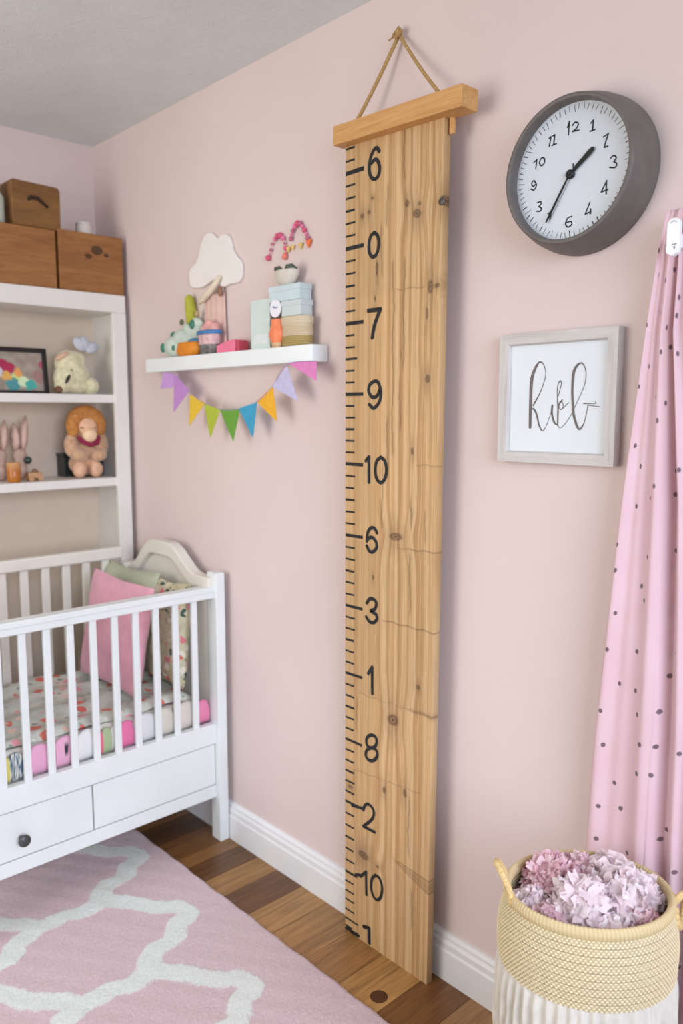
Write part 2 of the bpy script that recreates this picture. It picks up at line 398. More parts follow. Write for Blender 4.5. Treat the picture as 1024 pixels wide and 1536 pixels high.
for z, l, wd in TK:
    mb = MB(); e = .0012*R.uniform(-1, 1)
    mb.box((XF-.0009, 1.486-l, z-wd/2), (XF+.0002, 1.4868, z+wd/2), Matrix.Translation((0, 1.487, z)) @ Euler((R.uniform(-.015, .015), 0, 0)).to_matrix().to_4x4() @ Matrix.Translation((0, -1.487, -z)))
    mb.build('tick_mark', BLACK, ruler)
METAL = plain('dull_screw_metal', '#6f6a66', .4, .1, 100, .1, metal=.8)
sc_ = MB().lathe([(.0001, 0), (.0085, 0), (.0085, .002), (.0065, .0036), (.0001, .0036)], (XF+.001, 1.1815, 1.8707), 20, Matrix.Rotation(-PI/2, 4, 'Y').to_3x3(), cap=False)
sc_.tube([(XF-.004, 1.1815+.004*math.cos(a), 1.8707+.004*math.sin(a)) for a in [i*.5 for i in range(11)]], .0012, 6)
sc_.build('screw', METAL, ruler, smooth=True)

# ------------------------------------------------------------------ wall clock
cy_, cz_ = .866, 1.868
clock = thing('wall_clock', (0, cy_, cz_), 'round wall clock with thick dark grey rim and white handwritten dial', 'clock')
MX = Matrix(((0, 0, -1), (-1, 0, 0), (0, 1, 0)))                      # lathe axis -> out of the wall; local x -> right
RIM = plain('grey_clock_rim', '#65605c', .5, .05, 30, .1)
prof = [(.148, .0005), (.1485, .012), (.1455, .04), (.1365, .074), (.1350, .0785), (.1335, .0795), (.1285, .0795), (.1270, .0785), (.1262, .076), (.1255, .0565), (.1250, .054)]
MB().lathe(prof, (0, cy_, cz_), 96, MX, cap=False).build('rim', RIM, clock, smooth=True)
XD = -.0548
DIAL = plain('white_clock_dial', '#cfd7df', .35, .01, 10, 0)
MB().lathe([(.0001, .0548), (.1255, .0548), (.1255, .05), (.0001, .05)], (0, cy_, cz_), 96, MX, cap=False).build('dial', DIAL, clock)
CLK = [('12',[[(142,869),(106,967)],[(105,956),(117,724)],[(36,878),(-25,923),(-87,875),(-51,806),(32,766)],[(32,766),(-105,759)]]),
('1',[[(-346,821),(-400,866)],[(-400,866),(-390,679)],[(-339,680),(-440,688)]]),
('7',[[(-618,515),(-715,550)],[(-715,550),(-671,426),(-643,324)],[(-643,324),(-717,329)]]),
('3',[[(-777,103),(-836,139),(-892,90),(-846,29)],[(-846,29),(-904,-20),(-875,-79),(-771,-57)]]),
('4',[[(-720,-279),(-615,-463)],[(-615,-463),(-751,-441)],[(-715,-284),(-718,-515)]]),
('4',[[(-388,-609),(-299,-806)],[(-299,-806),(-421,-776)],[(-411,-725),(-407,-814)]]),
('6',[[(-14,-796),(71,-811),(116,-907),(64,-980),(-15,-947),(1,-885),(95,-892)]]),
('7',[[(515,-654),(438,-625)],[(438,-625),(469,-767)]]),
('3',[[(764,-398),(693,-394),(678,-437),(733,-479)],[(733,-479),(672,-521),(693,-569),(773,-562)]]),
('9',[[(806,-32),(865,41),(913,-11),(870,-66),(806,-32),(812,-101),(868,-138),(927,-107)]]),
('10',[[(875,387),(807,429)],[(807,429),(825,264)],[(669,436),(634,405),(627,350),(654,302),(698,289),(734,319),(740,375),(714,423),(669,436)]]),
('11',[[(539,768),(499,785)],[(499,785),(534,613)],[(457,787),(414,799)],[(414,799),(435,622)],[(473,615),(375,626)]])]
for ch, S in CLK:
    mb = MB()
    for i, s in enumerate(S): ribbon(mb, [(.865+a/1e4, 1.865+b/1e4) for a, b in s], .0026, XD-.0005-.0001*i)
    tag(mb.build('numeral', BLACK, clock), 'handwritten black numeral %s' % ch)
for k in range(72):
    a = 2*PI*k/72; L_ = .0095 if k % 6 else .0125; r1 = .1215-R.random()*.003; tw = R.uniform(-.022, .022)
    mb = MB(); ribbon(mb, [(cy_+r1*math.sin(a), cz_+r1*math.cos(a)), (cy_+(r1-L_)*math.sin(a+tw), cz_+(r1-L_)*math.cos(a+tw))], .0018 if R.random() < .2 else .0010, XD-.0004, n=3)
    mb.build('minute_mark', BLACK, clock)
hy, hz = .8682, 1.8632
def hand(name, tip, w0, w1, x):
    mb = MB(); d = Vector((0, tip[0]-hy, tip[1]-hz)); l = d.length; d.normalize(); s = Vector((0, -d.z, d.y))
    pts = [(0, w0*.6), (l*.25, w0*.8), (l*.8, w1), (l*.96, w1*.8), (l, w1*.2)]
    vs = []
    for xx in (x, x-.0012):
        for q, ww in pts: vs += [Vector((xx, hy, hz))+d*q+s*ww/2, Vector((xx, hy, hz))+d*q-s*ww/2]
    m = len(pts); fs = []
    for i in range(m-1):
        fs += [(2*i, 2*i+1, 2*i+3, 2*i+2), (2*m+2*i, 2*m+2*i+2, 2*m+2*i+3, 2*m+2*i+1), (2*i, 2*i+2, 2*m+2*i+2, 2*m+2*i), (2*i+1, 2*m+2*i+1, 2*m+2*i+3, 2*i+3)]
    mb._add(vs, fs); return mb.build(name, BLACK, clock)
hand('hour_hand', (.865-.0452, 1.865+.0367), .0085, .0102, XD-.0035)
hand('minute_hand', (.865+.0528, 1.865-.084), .0050, .0046, XD-.0052)
mb = MB(); ribbon(mb, [(.8632, 1.8735), (.846, 1.888), (.822, 1.901)], .0022, XD-.0012); ribbon(mb, [(.864, 1.882), (.8635, 1.872)], .0022, XD-.0013)
tag(mb.build('alarm_hand', BLACK, clock), 'thin black line beside the hour hand')
MB().lathe([(.0001, 0), (.0085, 0), (.0085, .006), (.006, .0078), (.0035, .0078), (.003, .0068), (.0001, .0068)], (XD-.0005, hy, hz), 24, MX, cap=False).build('hub', plain('hub_metal', '#2a2b2e', .3, .05, 50, 0, metal=.5), clock, smooth=True)

# ------------------------------------------------------------------ framed lettering
FW = wood('pale_grey_wood', '#d3d1ce', '#c8c5c1', '#b7b2ad', 1, 60, .06, .55)
FWV = wood('pale_grey_wood_upright', '#d3d1ce', '#c8c5c1', '#b7b2ad', 2, 60, .06, .55)
pf = thing('picture_frame', (0, .909, 1.44), 'square pale grey wood frame with cursive lettering on white paper', 'picture frame')
y1, y0, z1, z0 = 1.0445, .7725, 1.5755, 1.3075; b = .0235
def member(p, q, r, s, mat):                                          # mitred length of frame, outer p-q, inner r-s
    mb = MB(); pts = []
    for x, k in ((-.002, 0), (-.026, 0), (-.026, .88), (-.0195, 1.), (-.002, 1.)):
        pts.append([(x, p[0]+(s[0]-p[0])*k, p[1]+(s[1]-p[1])*k), (x, q[0]+(r[0]-q[0])*k, q[1]+(r[1]-q[1])*k)])
    n = len(pts); mb._add([a for a, _ in pts]+[a for _, a in pts], [(i, (i+1) % n, n+(i+1) % n, n+i) for i in range(n)]+[tuple(range(n-1, -1, -1)), tuple(range(n, 2*n))])
    return mb.build('frame_rail', mat, pf)
oc = [(y1, z1), (y0, z1), (y0, z0), (y1, z0)]; ic = [(y1-b, z1-b), (y0+b, z1-b), (y0+b, z0+b), (y1-b, z0+b)]
for k in range(4): member(oc[k], oc[(k+1) % 4], ic[(k+1) % 4], ic[k], FW if k % 2 == 0 else FWV)
MB().box((-.0155, y0+b-.004, z0+b-.004), (-.003, y1-b+.004, z1-b+.004)).build('paper', plain('white_paper', '#dfe6ea', .7, .01, 6, 0), pf)
WORD = [[(608,-597,75),(613,-120,83),(603,372,89),(537,595,79),(432,744,44),(332,708,24),(272,548,16),(288,381,18),(388,122,24),(545,-140,40)],[(599,-206,40),(520,-225,44),(449,-348,47),(386,-556,39),(300,-668,22),(211,-554,14),(122,-310,14),(80,-152,23)],[(85,-146,51),(90,-310,51),(29,-487,47),(-43,-542,31)],[(-54,-542,31),(-51,-365,39),(-49,-199,35),(-20,78,16),(-28,262,19),(-77,349,27),(-111,297,19),(-74,151,16),(-42,41,16)],[(-140,-38,35),(-80,-107,35),(-66,-181,23),(-131,-227,19),(-170,-144,16),(-129,-70,16)],[(-141,-221,16),(-293,-90,15)],[(-43,-542,19),(-124,-596,16),(-246,-494,12),(-383,-291,12)],[(-421,-210,12),(-553,69,13),(-644,300,15),(-648,532,17),(-568,678,27),(-468,655,54),(-382,506,66),(-365,163,58),(-387,-128,58),(-428,-382,58),(-540,-615,50),(-638,-526,23),(-691,-345,15),(-722,-148,15)],[(-631,-111,23),(-801,-118,15),(-899,-110,15)],[(-887,-69,15),(-899,-110,15)],[(-722,-144,15),(-980,-176,17)]]
mb = MB()
for i, s in enumerate(WORD): ribbon(mb, [(.909+a/1e4, 1.441+c/1e4, w*.86e-4) for a, c, w in s], .002, -.0160-.00008*i, n=10)
tag(mb.build('lettering', plain('grey_ink', '#6c6664', .7, .12, 300, 0), pf), 'grey brush cursive lettering')

# ------------------------------------------------------------------ curtain and its clip
CU = [(0., .800), (.532, .782), (.777, .770), (1.248, .735), (1.555, .707), (1.70, .690), (1.765, .677)]
CWD = [(0., .62), (.5, .56), (.8, .50), (1.25, .34), (1.555, .17), (1.70, .125), (1.765, .135)]
def interp(T, z):
    for (a, p), (c, q) in zip(T, T[1:]):
        if z <= c: 
            k = (z-a)/(c-a); return p+(q-p)*k
    return T[-1][1]
def curtain_pt(u, v):
    z = .012+v*1.753; y = interp(CU, z)-interp(CWD, z)*u
    g = lambda c, s: math.exp(-((u-c)/s)**2)
    dep = .012*math.sin(u*34+1.2*math.sin(z*1.3))*(.5+.5*min(1, (1.9-z)))+.006*math.sin(u*71+z*1.1)
    dep += -.024*g(.268, .022)+.022*g(.315, .022)-.016*g(.36, .03)
    if u < .22: dep *= .55
    amp = .55+.45*min(1., (1.78-z)/.5)
    return (-.046-dep*amp-.004*nz(u*4, z*1.5), y+.004*nz(u*3, z*2, 5)*(1-u), z)
t = NT('dotted_pink_fabric'); tc = t.node('ShaderNodeUVMap')
vo = t.node('ShaderNodeTexVoronoi', _voronoi_dimensions='2D', Vector=tc.outputs[0], Scale=15., Randomness=.8)
dot = t.node('ShaderNodeMapRange', Value=t.math('ADD', vo.outputs['Distance'], t.math('MULTIPLY', t.noise(tc.outputs[0], 90, 2), .06)))
dot.inputs[1].default_value = .085; dot.inputs[2].default_value = .115; dot.inputs[3].default_value = 1; dot.inputs[4].default_value = 0
base = t.ramp(t.noise(tc.outputs[0], 6, 3), [(.3, '#ecccd4'), (.7, '#f0d5dc')])
t.color(t.mix(t.math('MULTIPLY', dot.outputs[0], .85), base, '#5c4350')); t.rough(.85)
t.bump(t.noise(tc.outputs[0], 900, 2), .15, .0005); t.b.inputs['Sheen Weight'].default_value = .3
add_transl(t, '#e9bfc8', .25)
mb = MB().grid(260, 160, curtain_pt)
cur = mb.build('curtain', t.m, None, (-.05, .6, .01), smooth=True, solid=.0012)
uv = cur.data.uv_layers.new(name='UVMap'); co = []
for l in cur.data.loops:
    i = l.vertex_index; co += [(i % 261)/260*.62, (i//261)/160*1.753]
uv.data.foreach_set('uv', co)
tag(cur, 'pink curtain with small dark dots gathered under a white clip at the right wall', 'curtain')
clip = thing('curtain_clip', (-.085, .645, 1.705), 'small white plastic clip pinching the top of the dotted curtain', 'clip')
CLIPM = plain('white_clip_plastic', '#eef3f4', .25, .01, 20, 0)
ol = [(-.0105, .030), (-.0085, .034), (-.003, .0365), (.003, .0365), (.0085, .034), (.0112, .028), (.0112, -.012), (.0095, -.022), (.0, -.0275), (-.0095, -.022), (-.0115, -.012), (-.0118, .02)]
ccy, ccz = .6445, 1.7035
MB().prism(ol, lambda a, c, h: (h, ccy-a, ccz+c), -.082, -.094).build('clip_body', CLIPM, clip, bevel=.002)
MB().prism([(a*.98, c) for a, c in ((-.0112, -.011), (.0108, -.009), (.009, -.0215), (0, -.0265), (-.0095, -.0215))], lambda a, c, h: (h, ccy-a, ccz+c), -.0935, -.096).build('clip_lip', CLIPM, clip, bevel=.0008)
mb = MB(); ribbon(mb, [(ccy-.001, ccz-.0085), (ccy-.0075, ccz-.0075)], .0015, -.0965); ribbon(mb, [(ccy-.003, ccz-.013), (ccy-.0055, ccz-.012), (ccy-.0045, ccz-.016)], .0013, -.0966)
ribbon(mb, [(ccy+.004, ccz+.0285), (ccy-.001, ccz+.031), (ccy-.0055, ccz+.0285)], .001, -.0945)
tag(mb.build('clip_marking', plain('grey_print', '#5e6770', .6, .1, 90, 0), clip), 'tiny dark printed marks')
MB().box((-.083, ccy-.006, ccz-.01), (-.002, ccy+.006, ccz+.012)).build('clip_stem', CLIPM, clip, bevel=.001)
# ------------------------------------------------------------------ rug
def seg_dist(X, Y, a, b):
    ax, ay = a; bx, by = b; dx, dy = bx-ax, by-ay; l2 = dx*dx+dy*dy
    k = np.clip(((X-ax)*dx+(Y-ay)*dy)/l2, 0, 1)
    return np.hypot(X-ax-k*dx, Y-ay-k*dy)
e1 = [(-.684, 2.049), (-.610, 2.052), (-.557, 2.034), (-.499, 2.045)]
e2 = [(-.499, 2.045), (-.455, 1.996), (-.402, 1.913), (-.352, 1.868), (-.349, 1.822)]
e3 = [(-.349, 1.822), (-.402, 1.801), (-.437, 1.762), (-.504, 1.750), (-.544, 1.708), (-.561, 1.685)]
v1 = (-.045, -.355); v2 = (-.397, -.133)
RX0, RX1, RY0, RY1 = -1.72, -.224, .86, 2.48
nx, nyr = 440, 480
gx = np.linspace(0, 1, nx+1); gy = np.linspace(0, 1, nyr+1)
X, Y = np.meshgrid(RX0+(RX1-RX0)*gx, RY0+(RY1-RY0)*gy)
D = np.full(X.shape, 9.)
for i in range(0, 6):
    for j in range(-5, 6):
        ox, oy = v2[0]*i+v1[0]*j-(0 if i < 0 else 0), v2[1]*i+v1[1]*j
        if oy > 1.6 or oy < -2.4: continue
        for E in (e1, e2, e3):
            P = smooth_path(E, 4)
            for a, b in zip(P, P[1:]):
                D = np.minimum(D, seg_dist(X, Y, (a[0]+ox, a[1]+oy), (b[0]+ox, b[1]+oy)))
rg = np.random.RandomState(1)
wob = rg.rand(*X.shape)*.006-.003+.004*np.sin(X*90+np.sin(Y*70))*np.sin(Y*80)
band = np.clip((.0295-D+wob)/.006+.5, 0, 1)
pinkc, mint = np.array(lin('#dac1c7')), np.array(lin('#e6eeea'))
tuft = (1-.13*rg.rand(*X.shape)**2)[..., None]
CC = (pinkc*(1-band[..., None])+mint*band[..., None])*tuft
edge = np.minimum(np.minimum(X-RX0, RX1-X), np.minimum(Y-RY0, RY1-Y))
Zr = .0105*np.sqrt(np.clip(edge/.012, .0, 1))+.0022*rg.rand(*X.shape)+.0012*np.sin(X*60)*np.sin(Y*53+X*20)+.0012*band
Zr = np.clip(Zr, .0005, .0135)
xw = .0012*np.sin(Y*19)+.001*np.sin(Y*53)
mb = MB(); mb.v = [tuple(p) for p in np.stack([X+xw*gx[None, :]**8, Y, Zr], -1).reshape(-1, 3).tolist()]; mb.c = [tuple(c) for c in CC.reshape(-1, 3).tolist()]
w = nx+1; mb.f = [(j*w+i, j*w+i+1, (j+1)*w+i+1, (j+1)*w+i) for j in range(nyr) for i in range(nx)]
o = len(mb.v); mb.v += [(RX0, RY0, .0004), (RX1, RY0, .0004), (RX1, RY1, .0004), (RX0, RY1, .0004)]; mb.c += [tuple(pinkc)]*4; mb.f.append((o, o+3, o+2, o+1))
tag(mb.build('rug', vcol('rug_pile', .95, .5, 700, .003, sheen=.35), None, (-.9, 1.4, 0), smooth=True), 'pink pile rug with pale mint trellis pattern on the floorboards', 'rug')

# ------------------------------------------------------------------ crib
crib = thing('crib', (-.5, 2.4, .012), 'white wooden baby crib with slatted sides and drawers beside the pink wall', 'crib')
F0 = 2.128                                                              # front face of the drawers
def post(x0, x1, y0, y1, z0, top, mat=WHITE):
    o_ = MB().box((x0, y0, z0), (x1, y1, top)).build('post', mat, crib, bevel=.004)
    return o_
post(-.056, -.0215, 2.094, 2.146, 0, .905); post(-.088, -.0215, 2.636, 2.684, 0, .868, CREAM)
post(-.975, -.935, 2.094, 2.146, .0142, .905); post(-.975, -.935, 2.636, 2.684, 0, .868)
def head_top(f):                                                        # f 0 = back, 1 = front
    k = abs(f-.46)/.5; s = 0 if k < .18 else min(1, (k-.18)/.62); s = s*s*(3-2*s)
    return .975-(.085 if f > .46 else .112)*s
def headboard(xa, xb, xi, mat):
    y_a, y_b = 2.668, 2.112
    top = [(y_a+(y_b-y_a)*k/40, head_top(k/40)) for k in range(41)]
    rim = top+[(y, z-.055+.012*abs(k/40-.46)) for k, (y, z) in list(enumerate(top))[::-1]]
    # arched rail as quads
    mb = MB(); vs = []; fs = []
    for k, (y, z) in enumerate(top):
        zl = z-.05
        vs += [(xa, y, z), (xb, y, z), (xb, y, zl), (xa, y, zl)]
    for k in range(40):
        a, c = 4*k, 4*k+4
        fs += [(a, a+1, c+1, c), (a+1, a+2, c+2, c+1), (a+2, a+3, c+3, c+2), (a+3, a, c, c+3)]
    fs += [(3, 2, 1, 0), (160, 161, 162, 163)]
    mb._add(vs, fs); h = mb.build('headboard', mat, crib, bevel=.006, seg=3)
    mb = MB(); vs = []; fs = []
    for k, (y, z) in enumerate(top): vs += [(xi, y, z-.03), (xi, y, .30), (xi-.012, y, .30), (xi-.012, y, z-.03)]
    for k in range(40):
        a, c = 4*k, 4*k+4
        fs += [(a, a+1, c+1, c), (a+1, a+2, c+2, c+1), (a+2, a+3, c+3, c+2), (a+3, a, c, c+3)]
    fs += [(3, 2, 1, 0), (160, 161, 162, 163)]
    mb._add(vs, fs); mb.build('panel', mat, h)
headboard(-.073, -.032, -.040, CREAM)
headboard(-.964, -.944, -.948, WHITE)
MB().box((-.94, 2.108, .822), (-.05, 2.142, .846)).box((-.94, 2.104, .842), (-.05, 2.146, .861)).build('top_rail', WHITE, crib, bevel=.004)
MB().box((-.94, 2.642, .885), (-.085, 2.678, .928)).build('top_rail', CREAM, crib, bevel=.008, seg=3)
sl = MB().box((-.0105, 2.118, .395), (.0105, 2.131, .826)); s0 = None
for k in range(13):
    x = -.122-.0678*k
    if x < -.925: break
    if s0 is None:
        sl.v = [(a+x, b_, c_) for a, b_, c_ in sl.v]; s0 = sl.build('slat', WHITE, crib, bevel=.003)
    else: copy_part(s0, (-.0678*k, 0, 0))
sl = MB().box((-.15-.0145, 2.654, .40), (-.15+.0145, 2.667, .89)); s1 = sl.build('slat', CREAM, crib, bevel=.003)
for k in range(1, 11): copy_part(s1, (-.0735*k, 0, 0))
MB().box((-.936, 2.112, .336), (-.055, 2.138, .404)).build('apron', WHITE, crib, bevel=.0025)
MB().box((-.936, 2.116, .150), (-.055, 2.138, .192)).build('bottom_rail', WHITE, crib, bevel=.0025)
MB().box((-.936, 2.130, .190), (-.055, 2.145, .338)).build('inner_frame', plain('drawer_gap', '#a9a6a0', .6, .03, 30, 0), crib)
d1 = MB().box((-.481, 2.116, .1955), (-.0575, 2.131, .3325)).build('drawer', WHITE, crib, bevel=.002)
d2 = MB().box((-.933, 2.116, .1955), (-.4855, 2.131, .3325)).build('drawer', WHITE, crib, bevel=.002)
KN_ = Matrix.Rotation(PI/2, 3, 'X')
MB().lathe([(.0001, 0), (.007, 0), (.0065, .012), (.012, .018), (.0165, .022), (.0172, .026), (.0155, .030), (.0001, .031)], (-.695, 2.1165, .252), 28, KN_, cap=False).build('knob', plain('dark_knob', '#474849', .35, .05, 60, 0), d2, smooth=True)
MB().box((-.936, 2.645, .15), (-.085, 2.665, .40)).build('back_panel', CREAM, crib)
MB().box((-.936, 2.14, .345), (-.06, 2.65, .362)).build('mattress_base', CREAM, crib)
tag(MB().box((-.925, 2.170, .364), (-.092, 2.63, .485)).build('mattress', plain('mattress_ticking', '#e7e2d8', .8, .03, 40, .1), None, (-.5, 2.4, .364), bevel=.02, seg=3), 'pale crib mattress under the floral quilt', 'mattress')
def floral(name, bg, stops, scale=22., seed=0., dens=.5, bg2=None, size=.42):
    t = NT(name); tc = t.coord()
    mp = t.node('ShaderNodeVectorMath', i0=tc, i1=(seed, seed*.7, seed*.3)); vec = mp.outputs[0]
    dn = t.node('ShaderNodeTexNoise', Vector=vec, Scale=scale*1.3, Detail=2.)
    wv = t.node('ShaderNodeVectorMath', i0=vec, i1=t.node('ShaderNodeVectorMath', _operation='SCALE', i0=dn.outputs['Color'], Scale=.035).outputs[0]).outputs[0]
    c = t.ramp(t.noise(vec, scale*.6, 4), [(.35, bg), (.65, bg2 or bg)])
    for k, (sc, th) in enumerate(((scale*1.7, .34), (scale, size))):
        vo = t.node('ShaderNodeTexVoronoi', Vector=wv, Scale=sc, Randomness=1.)
        sep = t.node('ShaderNodeSeparateColor', Color=vo.outputs['Color'])
        col = t.ramp(sep.outputs[0], [(i/len(stops[k]), s) for i, s in enumerate(stops[k])], 'CONSTANT')
        m = t.node('ShaderNodeMapRange', Value=vo.outputs['Distance']); m.inputs[1].default_value = th-.06; m.inputs[2].default_value = th; m.inputs[3].default_value = 1; m.inputs[4].default_value = 0
        on = t.math('LESS_THAN', sep.outputs[1], dens)
        c = t.mix(t.math('MULTIPLY', m.outputs[0], on), c, col)
    t.color(c); t.rough(.85); t.bump(t.noise(vec, 500, 2), .12, .0006); return t.m
QM = floral('floral_quilt', '#b9beb4', [['#97a391', '#d9d8ca', '#a3aea4', '#c9cfc0'], ['#e07e6e', '#e79fa6', '#edc0ad', '#dc7266', '#ead0c2']], 23, 1.3, .62, '#dcdfd4', .40)
def quilt_pt(u, v):
    x = -.918+.822*u; y = 2.172+.45*v
    z = .502+.022*v+.006*nz(x*9, y*14)+.005*math.sin(y*52+2*nz(x*5, y*3))+.004*math.sin(x*23)
    e = min(u, 1-u, v, 1-v)/.05
    if e < 1: z -= .016*(1-e)**2
    return (x, y, z)
q = MB().grid(90, 60, quilt_pt); n = len(q.v)
q.grid(1, 1, lambda u, v: (-.918+.822*u, 2.172+.45*v, .4858))
tag(q.build('quilt', QM, None, (-.5, 2.4, .485), smooth=True), 'grey green quilt with coral flowers spread over the crib mattress', 'quilt')
# padded bumper along the front slats: puffed, scalloped, patched in white and pink
seg = [(-.058, -.098, '#f08fb4'), (-.098, -.112, '#e0745e'), (-.112, -.180, '#e6ddd2'), (-.180, -.190, '#9a9488'), (-.190, -.252, '#e2dccf'), (-.252, -.330, '#e9e9ea'), (-.330, -.372, '#f07fae'), (-.372, -.402, '#f4f0f0'), (-.402, -.430, '#b3c79a'), (-.430, -.444, '#e8798f'), (-.444, -.510, '#f3f3f1'), (-.510, -.575, '#f2b9d4'), (-.575, -.592, '#c98aa0'), (-.592, -.648, '#f3b3d3'), (-.648, -.668, '#8e7f84'), (-.668, -.705, '#4f6d84'), (-.705, -.727, '#e5d774'), (-.727, -.800, '#f2f2f0'), (-.80, -.86, '#efb6cf'), (-.86, -.92, '#f2f2f0')]
def bump_seg(x):
    for a, b_, c in seg:
        if x <= a and x >= b_: return a, b_, c
    return seg[-1]
def bumper_pt(u, v):
    x = -.058-.86*u; a, b_, c = bump_seg(x); f = (x-b_)/(a-b_)
    wide = min(1, (a-b_)/.06)
    top = .458+.032*wide*(math.sin(PI*min(1, max(0, f)))**.3)+.012*(1-wide)+.008*nz(x*20, 1)
    ang = 2*PI*v; cyy = 2.1530
    zz = .4015+(top-.4015)*(.5-.5*math.cos(ang)); th = .0125*(.75+.25*wide)
    return (x, cyy+th*math.sin(ang), zz)
BC = {}
def bumper_col(u, v):
    x = -.058-.86*u; a, b_, c = bump_seg(x); f = (x-b_)/(a-b_)
    col = lin(c)
    if c == '#f2b9d4' and math.hypot((f-.45)/.10, ((v if v < .5 else 1-v)-.29)/.075) < 1: col = lin('#3b3440')
    if c in ('#4f6d84', '#8e7f84') and nz(x*300, v*40) > .05: col = lin('#e8e8dc')
    return col
tag(MB().grid(430, 16, bumper_pt, cf=bumper_col).build('crib_bumper', vcol('patchwork_cotton', .85, .2, 300), None, (-.5, 2.15, .405), smooth=True), 'scalloped white and pink patchwork bumper behind the front crib slats', 'bumper')
def cushion(name, c, W, H, T, right, up, mat, label, puff=.5, group=None):
    r = Vector(right).normalized(); u_ = Vector(up); u_ = (u_-r*u_.dot(r)).normalized(); n = r.cross(u_)
    c = Vector(c); mb = MB(); N = 28
    def side(s):
        def f(a, b_):
            p, q_ = a*2-1, b_*2-1
            e = max(0, (1-p**4)*(1-q_**4))**puff
            k = 1-.06*(1-abs(p))*abs(q_)**3-.0; k2 = 1-.06*(1-abs(q_))*abs(p)**3
            wr = .004*nz(p*3+c.x*9, q_*3, s+c.y*5)*e
            return c+r*(p*W/2*k2)+u_*(q_*H/2*k)+n*(s*(T/2*e+wr))
        return f
    mb.grid(N, N, side(1)); mb.grid(N, N, side(-1))
    return tag(mb.build(name, mat, None, tuple(c-u_*H/2), smooth=True), label, 'pillow', 'pillows in the crib')
cushion('pillow', (-.186, 2.498, .706), .34, .37, .070, (.04, -.99, 0), (.36, .0, 1), plain('sage_cotton', '#b3baa0', .85, .05, 14, .15), 'sage green pillow leaning on the crib headboard behind the pink one')
cushion('pillow', (-.266, 2.368, .700), .33, .36, .066, (.12, -.99, -.08), (.15, .02, 1), plain('pink_velvet', '#e0a0b2', .7, .06, 12, .1, sheen=.4), 'plain pink pillow propped in front of the sage pillow')
cushion('pillow', (-.126, 2.268, .694), .20, .345, .060, (.06, -.99, 0), (.10, .0, 1), floral('floral_pillow', '#b9b48e', [['#8b9668', '#dcd6bd', '#5f7563', '#c8b978'], ['#d96b55', '#e0919a', '#e9e2d2', '#dd7d86', '#445a52']], 34, 4.2, .62, '#d8d2b6', .44), 'floral pillow with green leaves standing at the front corner of the crib')
# ------------------------------------------------------------------ bookcase
bc = thing('bookcase', (-.5, 2.81, 0), 'tall white open bookcase in the back corner behind the crib', 'bookcase')
BW = plain('bookcase_white', '#e6e3de', .45, .015, 6, .03)
bx0, bx1, by0, by1 = -1.02, -.0195, 2.690, 2.915
sd = MB().box((bx1-.024, by0+.004, 0), (bx1-.001, by1, 1.80)).build('side_panel', BW, bc, bevel=.0015)
copy_part(sd, (-.976, 0, 0))
MB().box((bx0, by0, 1.766), (bx1, by1, 1.8285)).build('top', BW, bc, bevel=.003)
st = MB().box((bx1-.052, by0-.002, 0), (bx1, by0+.018, 1.766)).build('face_stile', BW, bc, bevel=.003)
copy_part(st, (-.9485, 0, 0))
for z in (1.4625, 1.162, .30):
    MB().box((bx0+.026, by0+.012, z-.016), (bx1-.025, by1-.004, z+.014)).build('shelf', BW, bc, bevel=.002)
MB().box((bx0+.02, by1-.006, .05), (bx1-.02, by1, 1.78)).build('back_panel', plain('bookcase_back', '#d8c8b6', .6, .02, 5, .02), bc)
# boxes on the bookcase
WB1 = wood('crate_wood_warm', '#a9763f', '#996534', '#7a4a22', 0, 22, .12, .6, (7., .08, '#5a3216'))
WB2 = wood('crate_wood_dark', '#8f6633', '#805728', '#6b4520', 0, 20, .15, .65)
def crate(x0, x1, z0, z1, y0, y1, mat, label, cut=None, tilt=0):
    c = thing('wooden_box', ((x0+x1)/2, (y0+y1)/2, z0), label, 'box', 'wooden boxes on the bookcase')
    MB().box((x0, y0+.012, z0), (x1, y1, z1-.012)).build('body', mat, c, bevel=.003)
    MB().box((x0, y0, z0+.001), (x1, y0+.0125, z1)).build('front_panel', mat, c, bevel=.003)
    MB().box((x0, y0+.012, z1-.0125), (x1, y1, z1-.001)).build('lid', mat, c, bevel=.002)
    return c
ZT = 1.8285
crate(-.70, -.2655, ZT, 2.021, 2.700, 2.90, WB1, 'large knotty wooden box at the left end of the bookcase top')
c2 = crate(-.256, -.0175, ZT, 2.030, 2.700, 2.90, WB1, 'knotty wooden box at the corner end of the bookcase top')
for x, z, r in ((-.118, 1.975, .016), (-.150, 1.952, .009), (-.083, 1.963, .007)):
    MB().ell((x, 2.6995, z), (r*1.4, .0012, r)).build('knot', plain('crate_knot', '#52361a', .7, .3, 200, .1), c2, smooth=True)
c3 = thing('wooden_box', (-.32, 2.79, 2.0212), 'smaller brown box with a dark handle slot stacked on the large box', 'box', 'wooden boxes on the bookcase')
WB2M = WB2
mb = MB(); ol = [(-.402, 2.0212), (-.2405, 2.0212), (-.2385, 2.15), (-.2445, 2.164), (-.398, 2.168), (-.405, 2.16)]
mb.prism(ol, lambda a, b_, h: (a, h, b_), 2.708, 2.88); mb.build('body', WB2, c3, bevel=.006, seg=3)
mb = MB().tube([(-.352, 2.7075, 2.108), (-.338, 2.7065, 2.117), (-.318, 2.7065, 2.117), (-.300, 2.7065, 2.104), (-.284, 2.7065, 2.094)], [.004, .0065, .006, .005, .005], 8)
tag(mb.build('handle_slot', plain('dark_slot', '#2c1a0b', .8, .1, 90, 0), c3, smooth=True), 'dark curved handle slot')
tin = thing('small_jar', (-.140, 2.80, 2.0295), 'small white pot on the corner wooden box', 'jar')
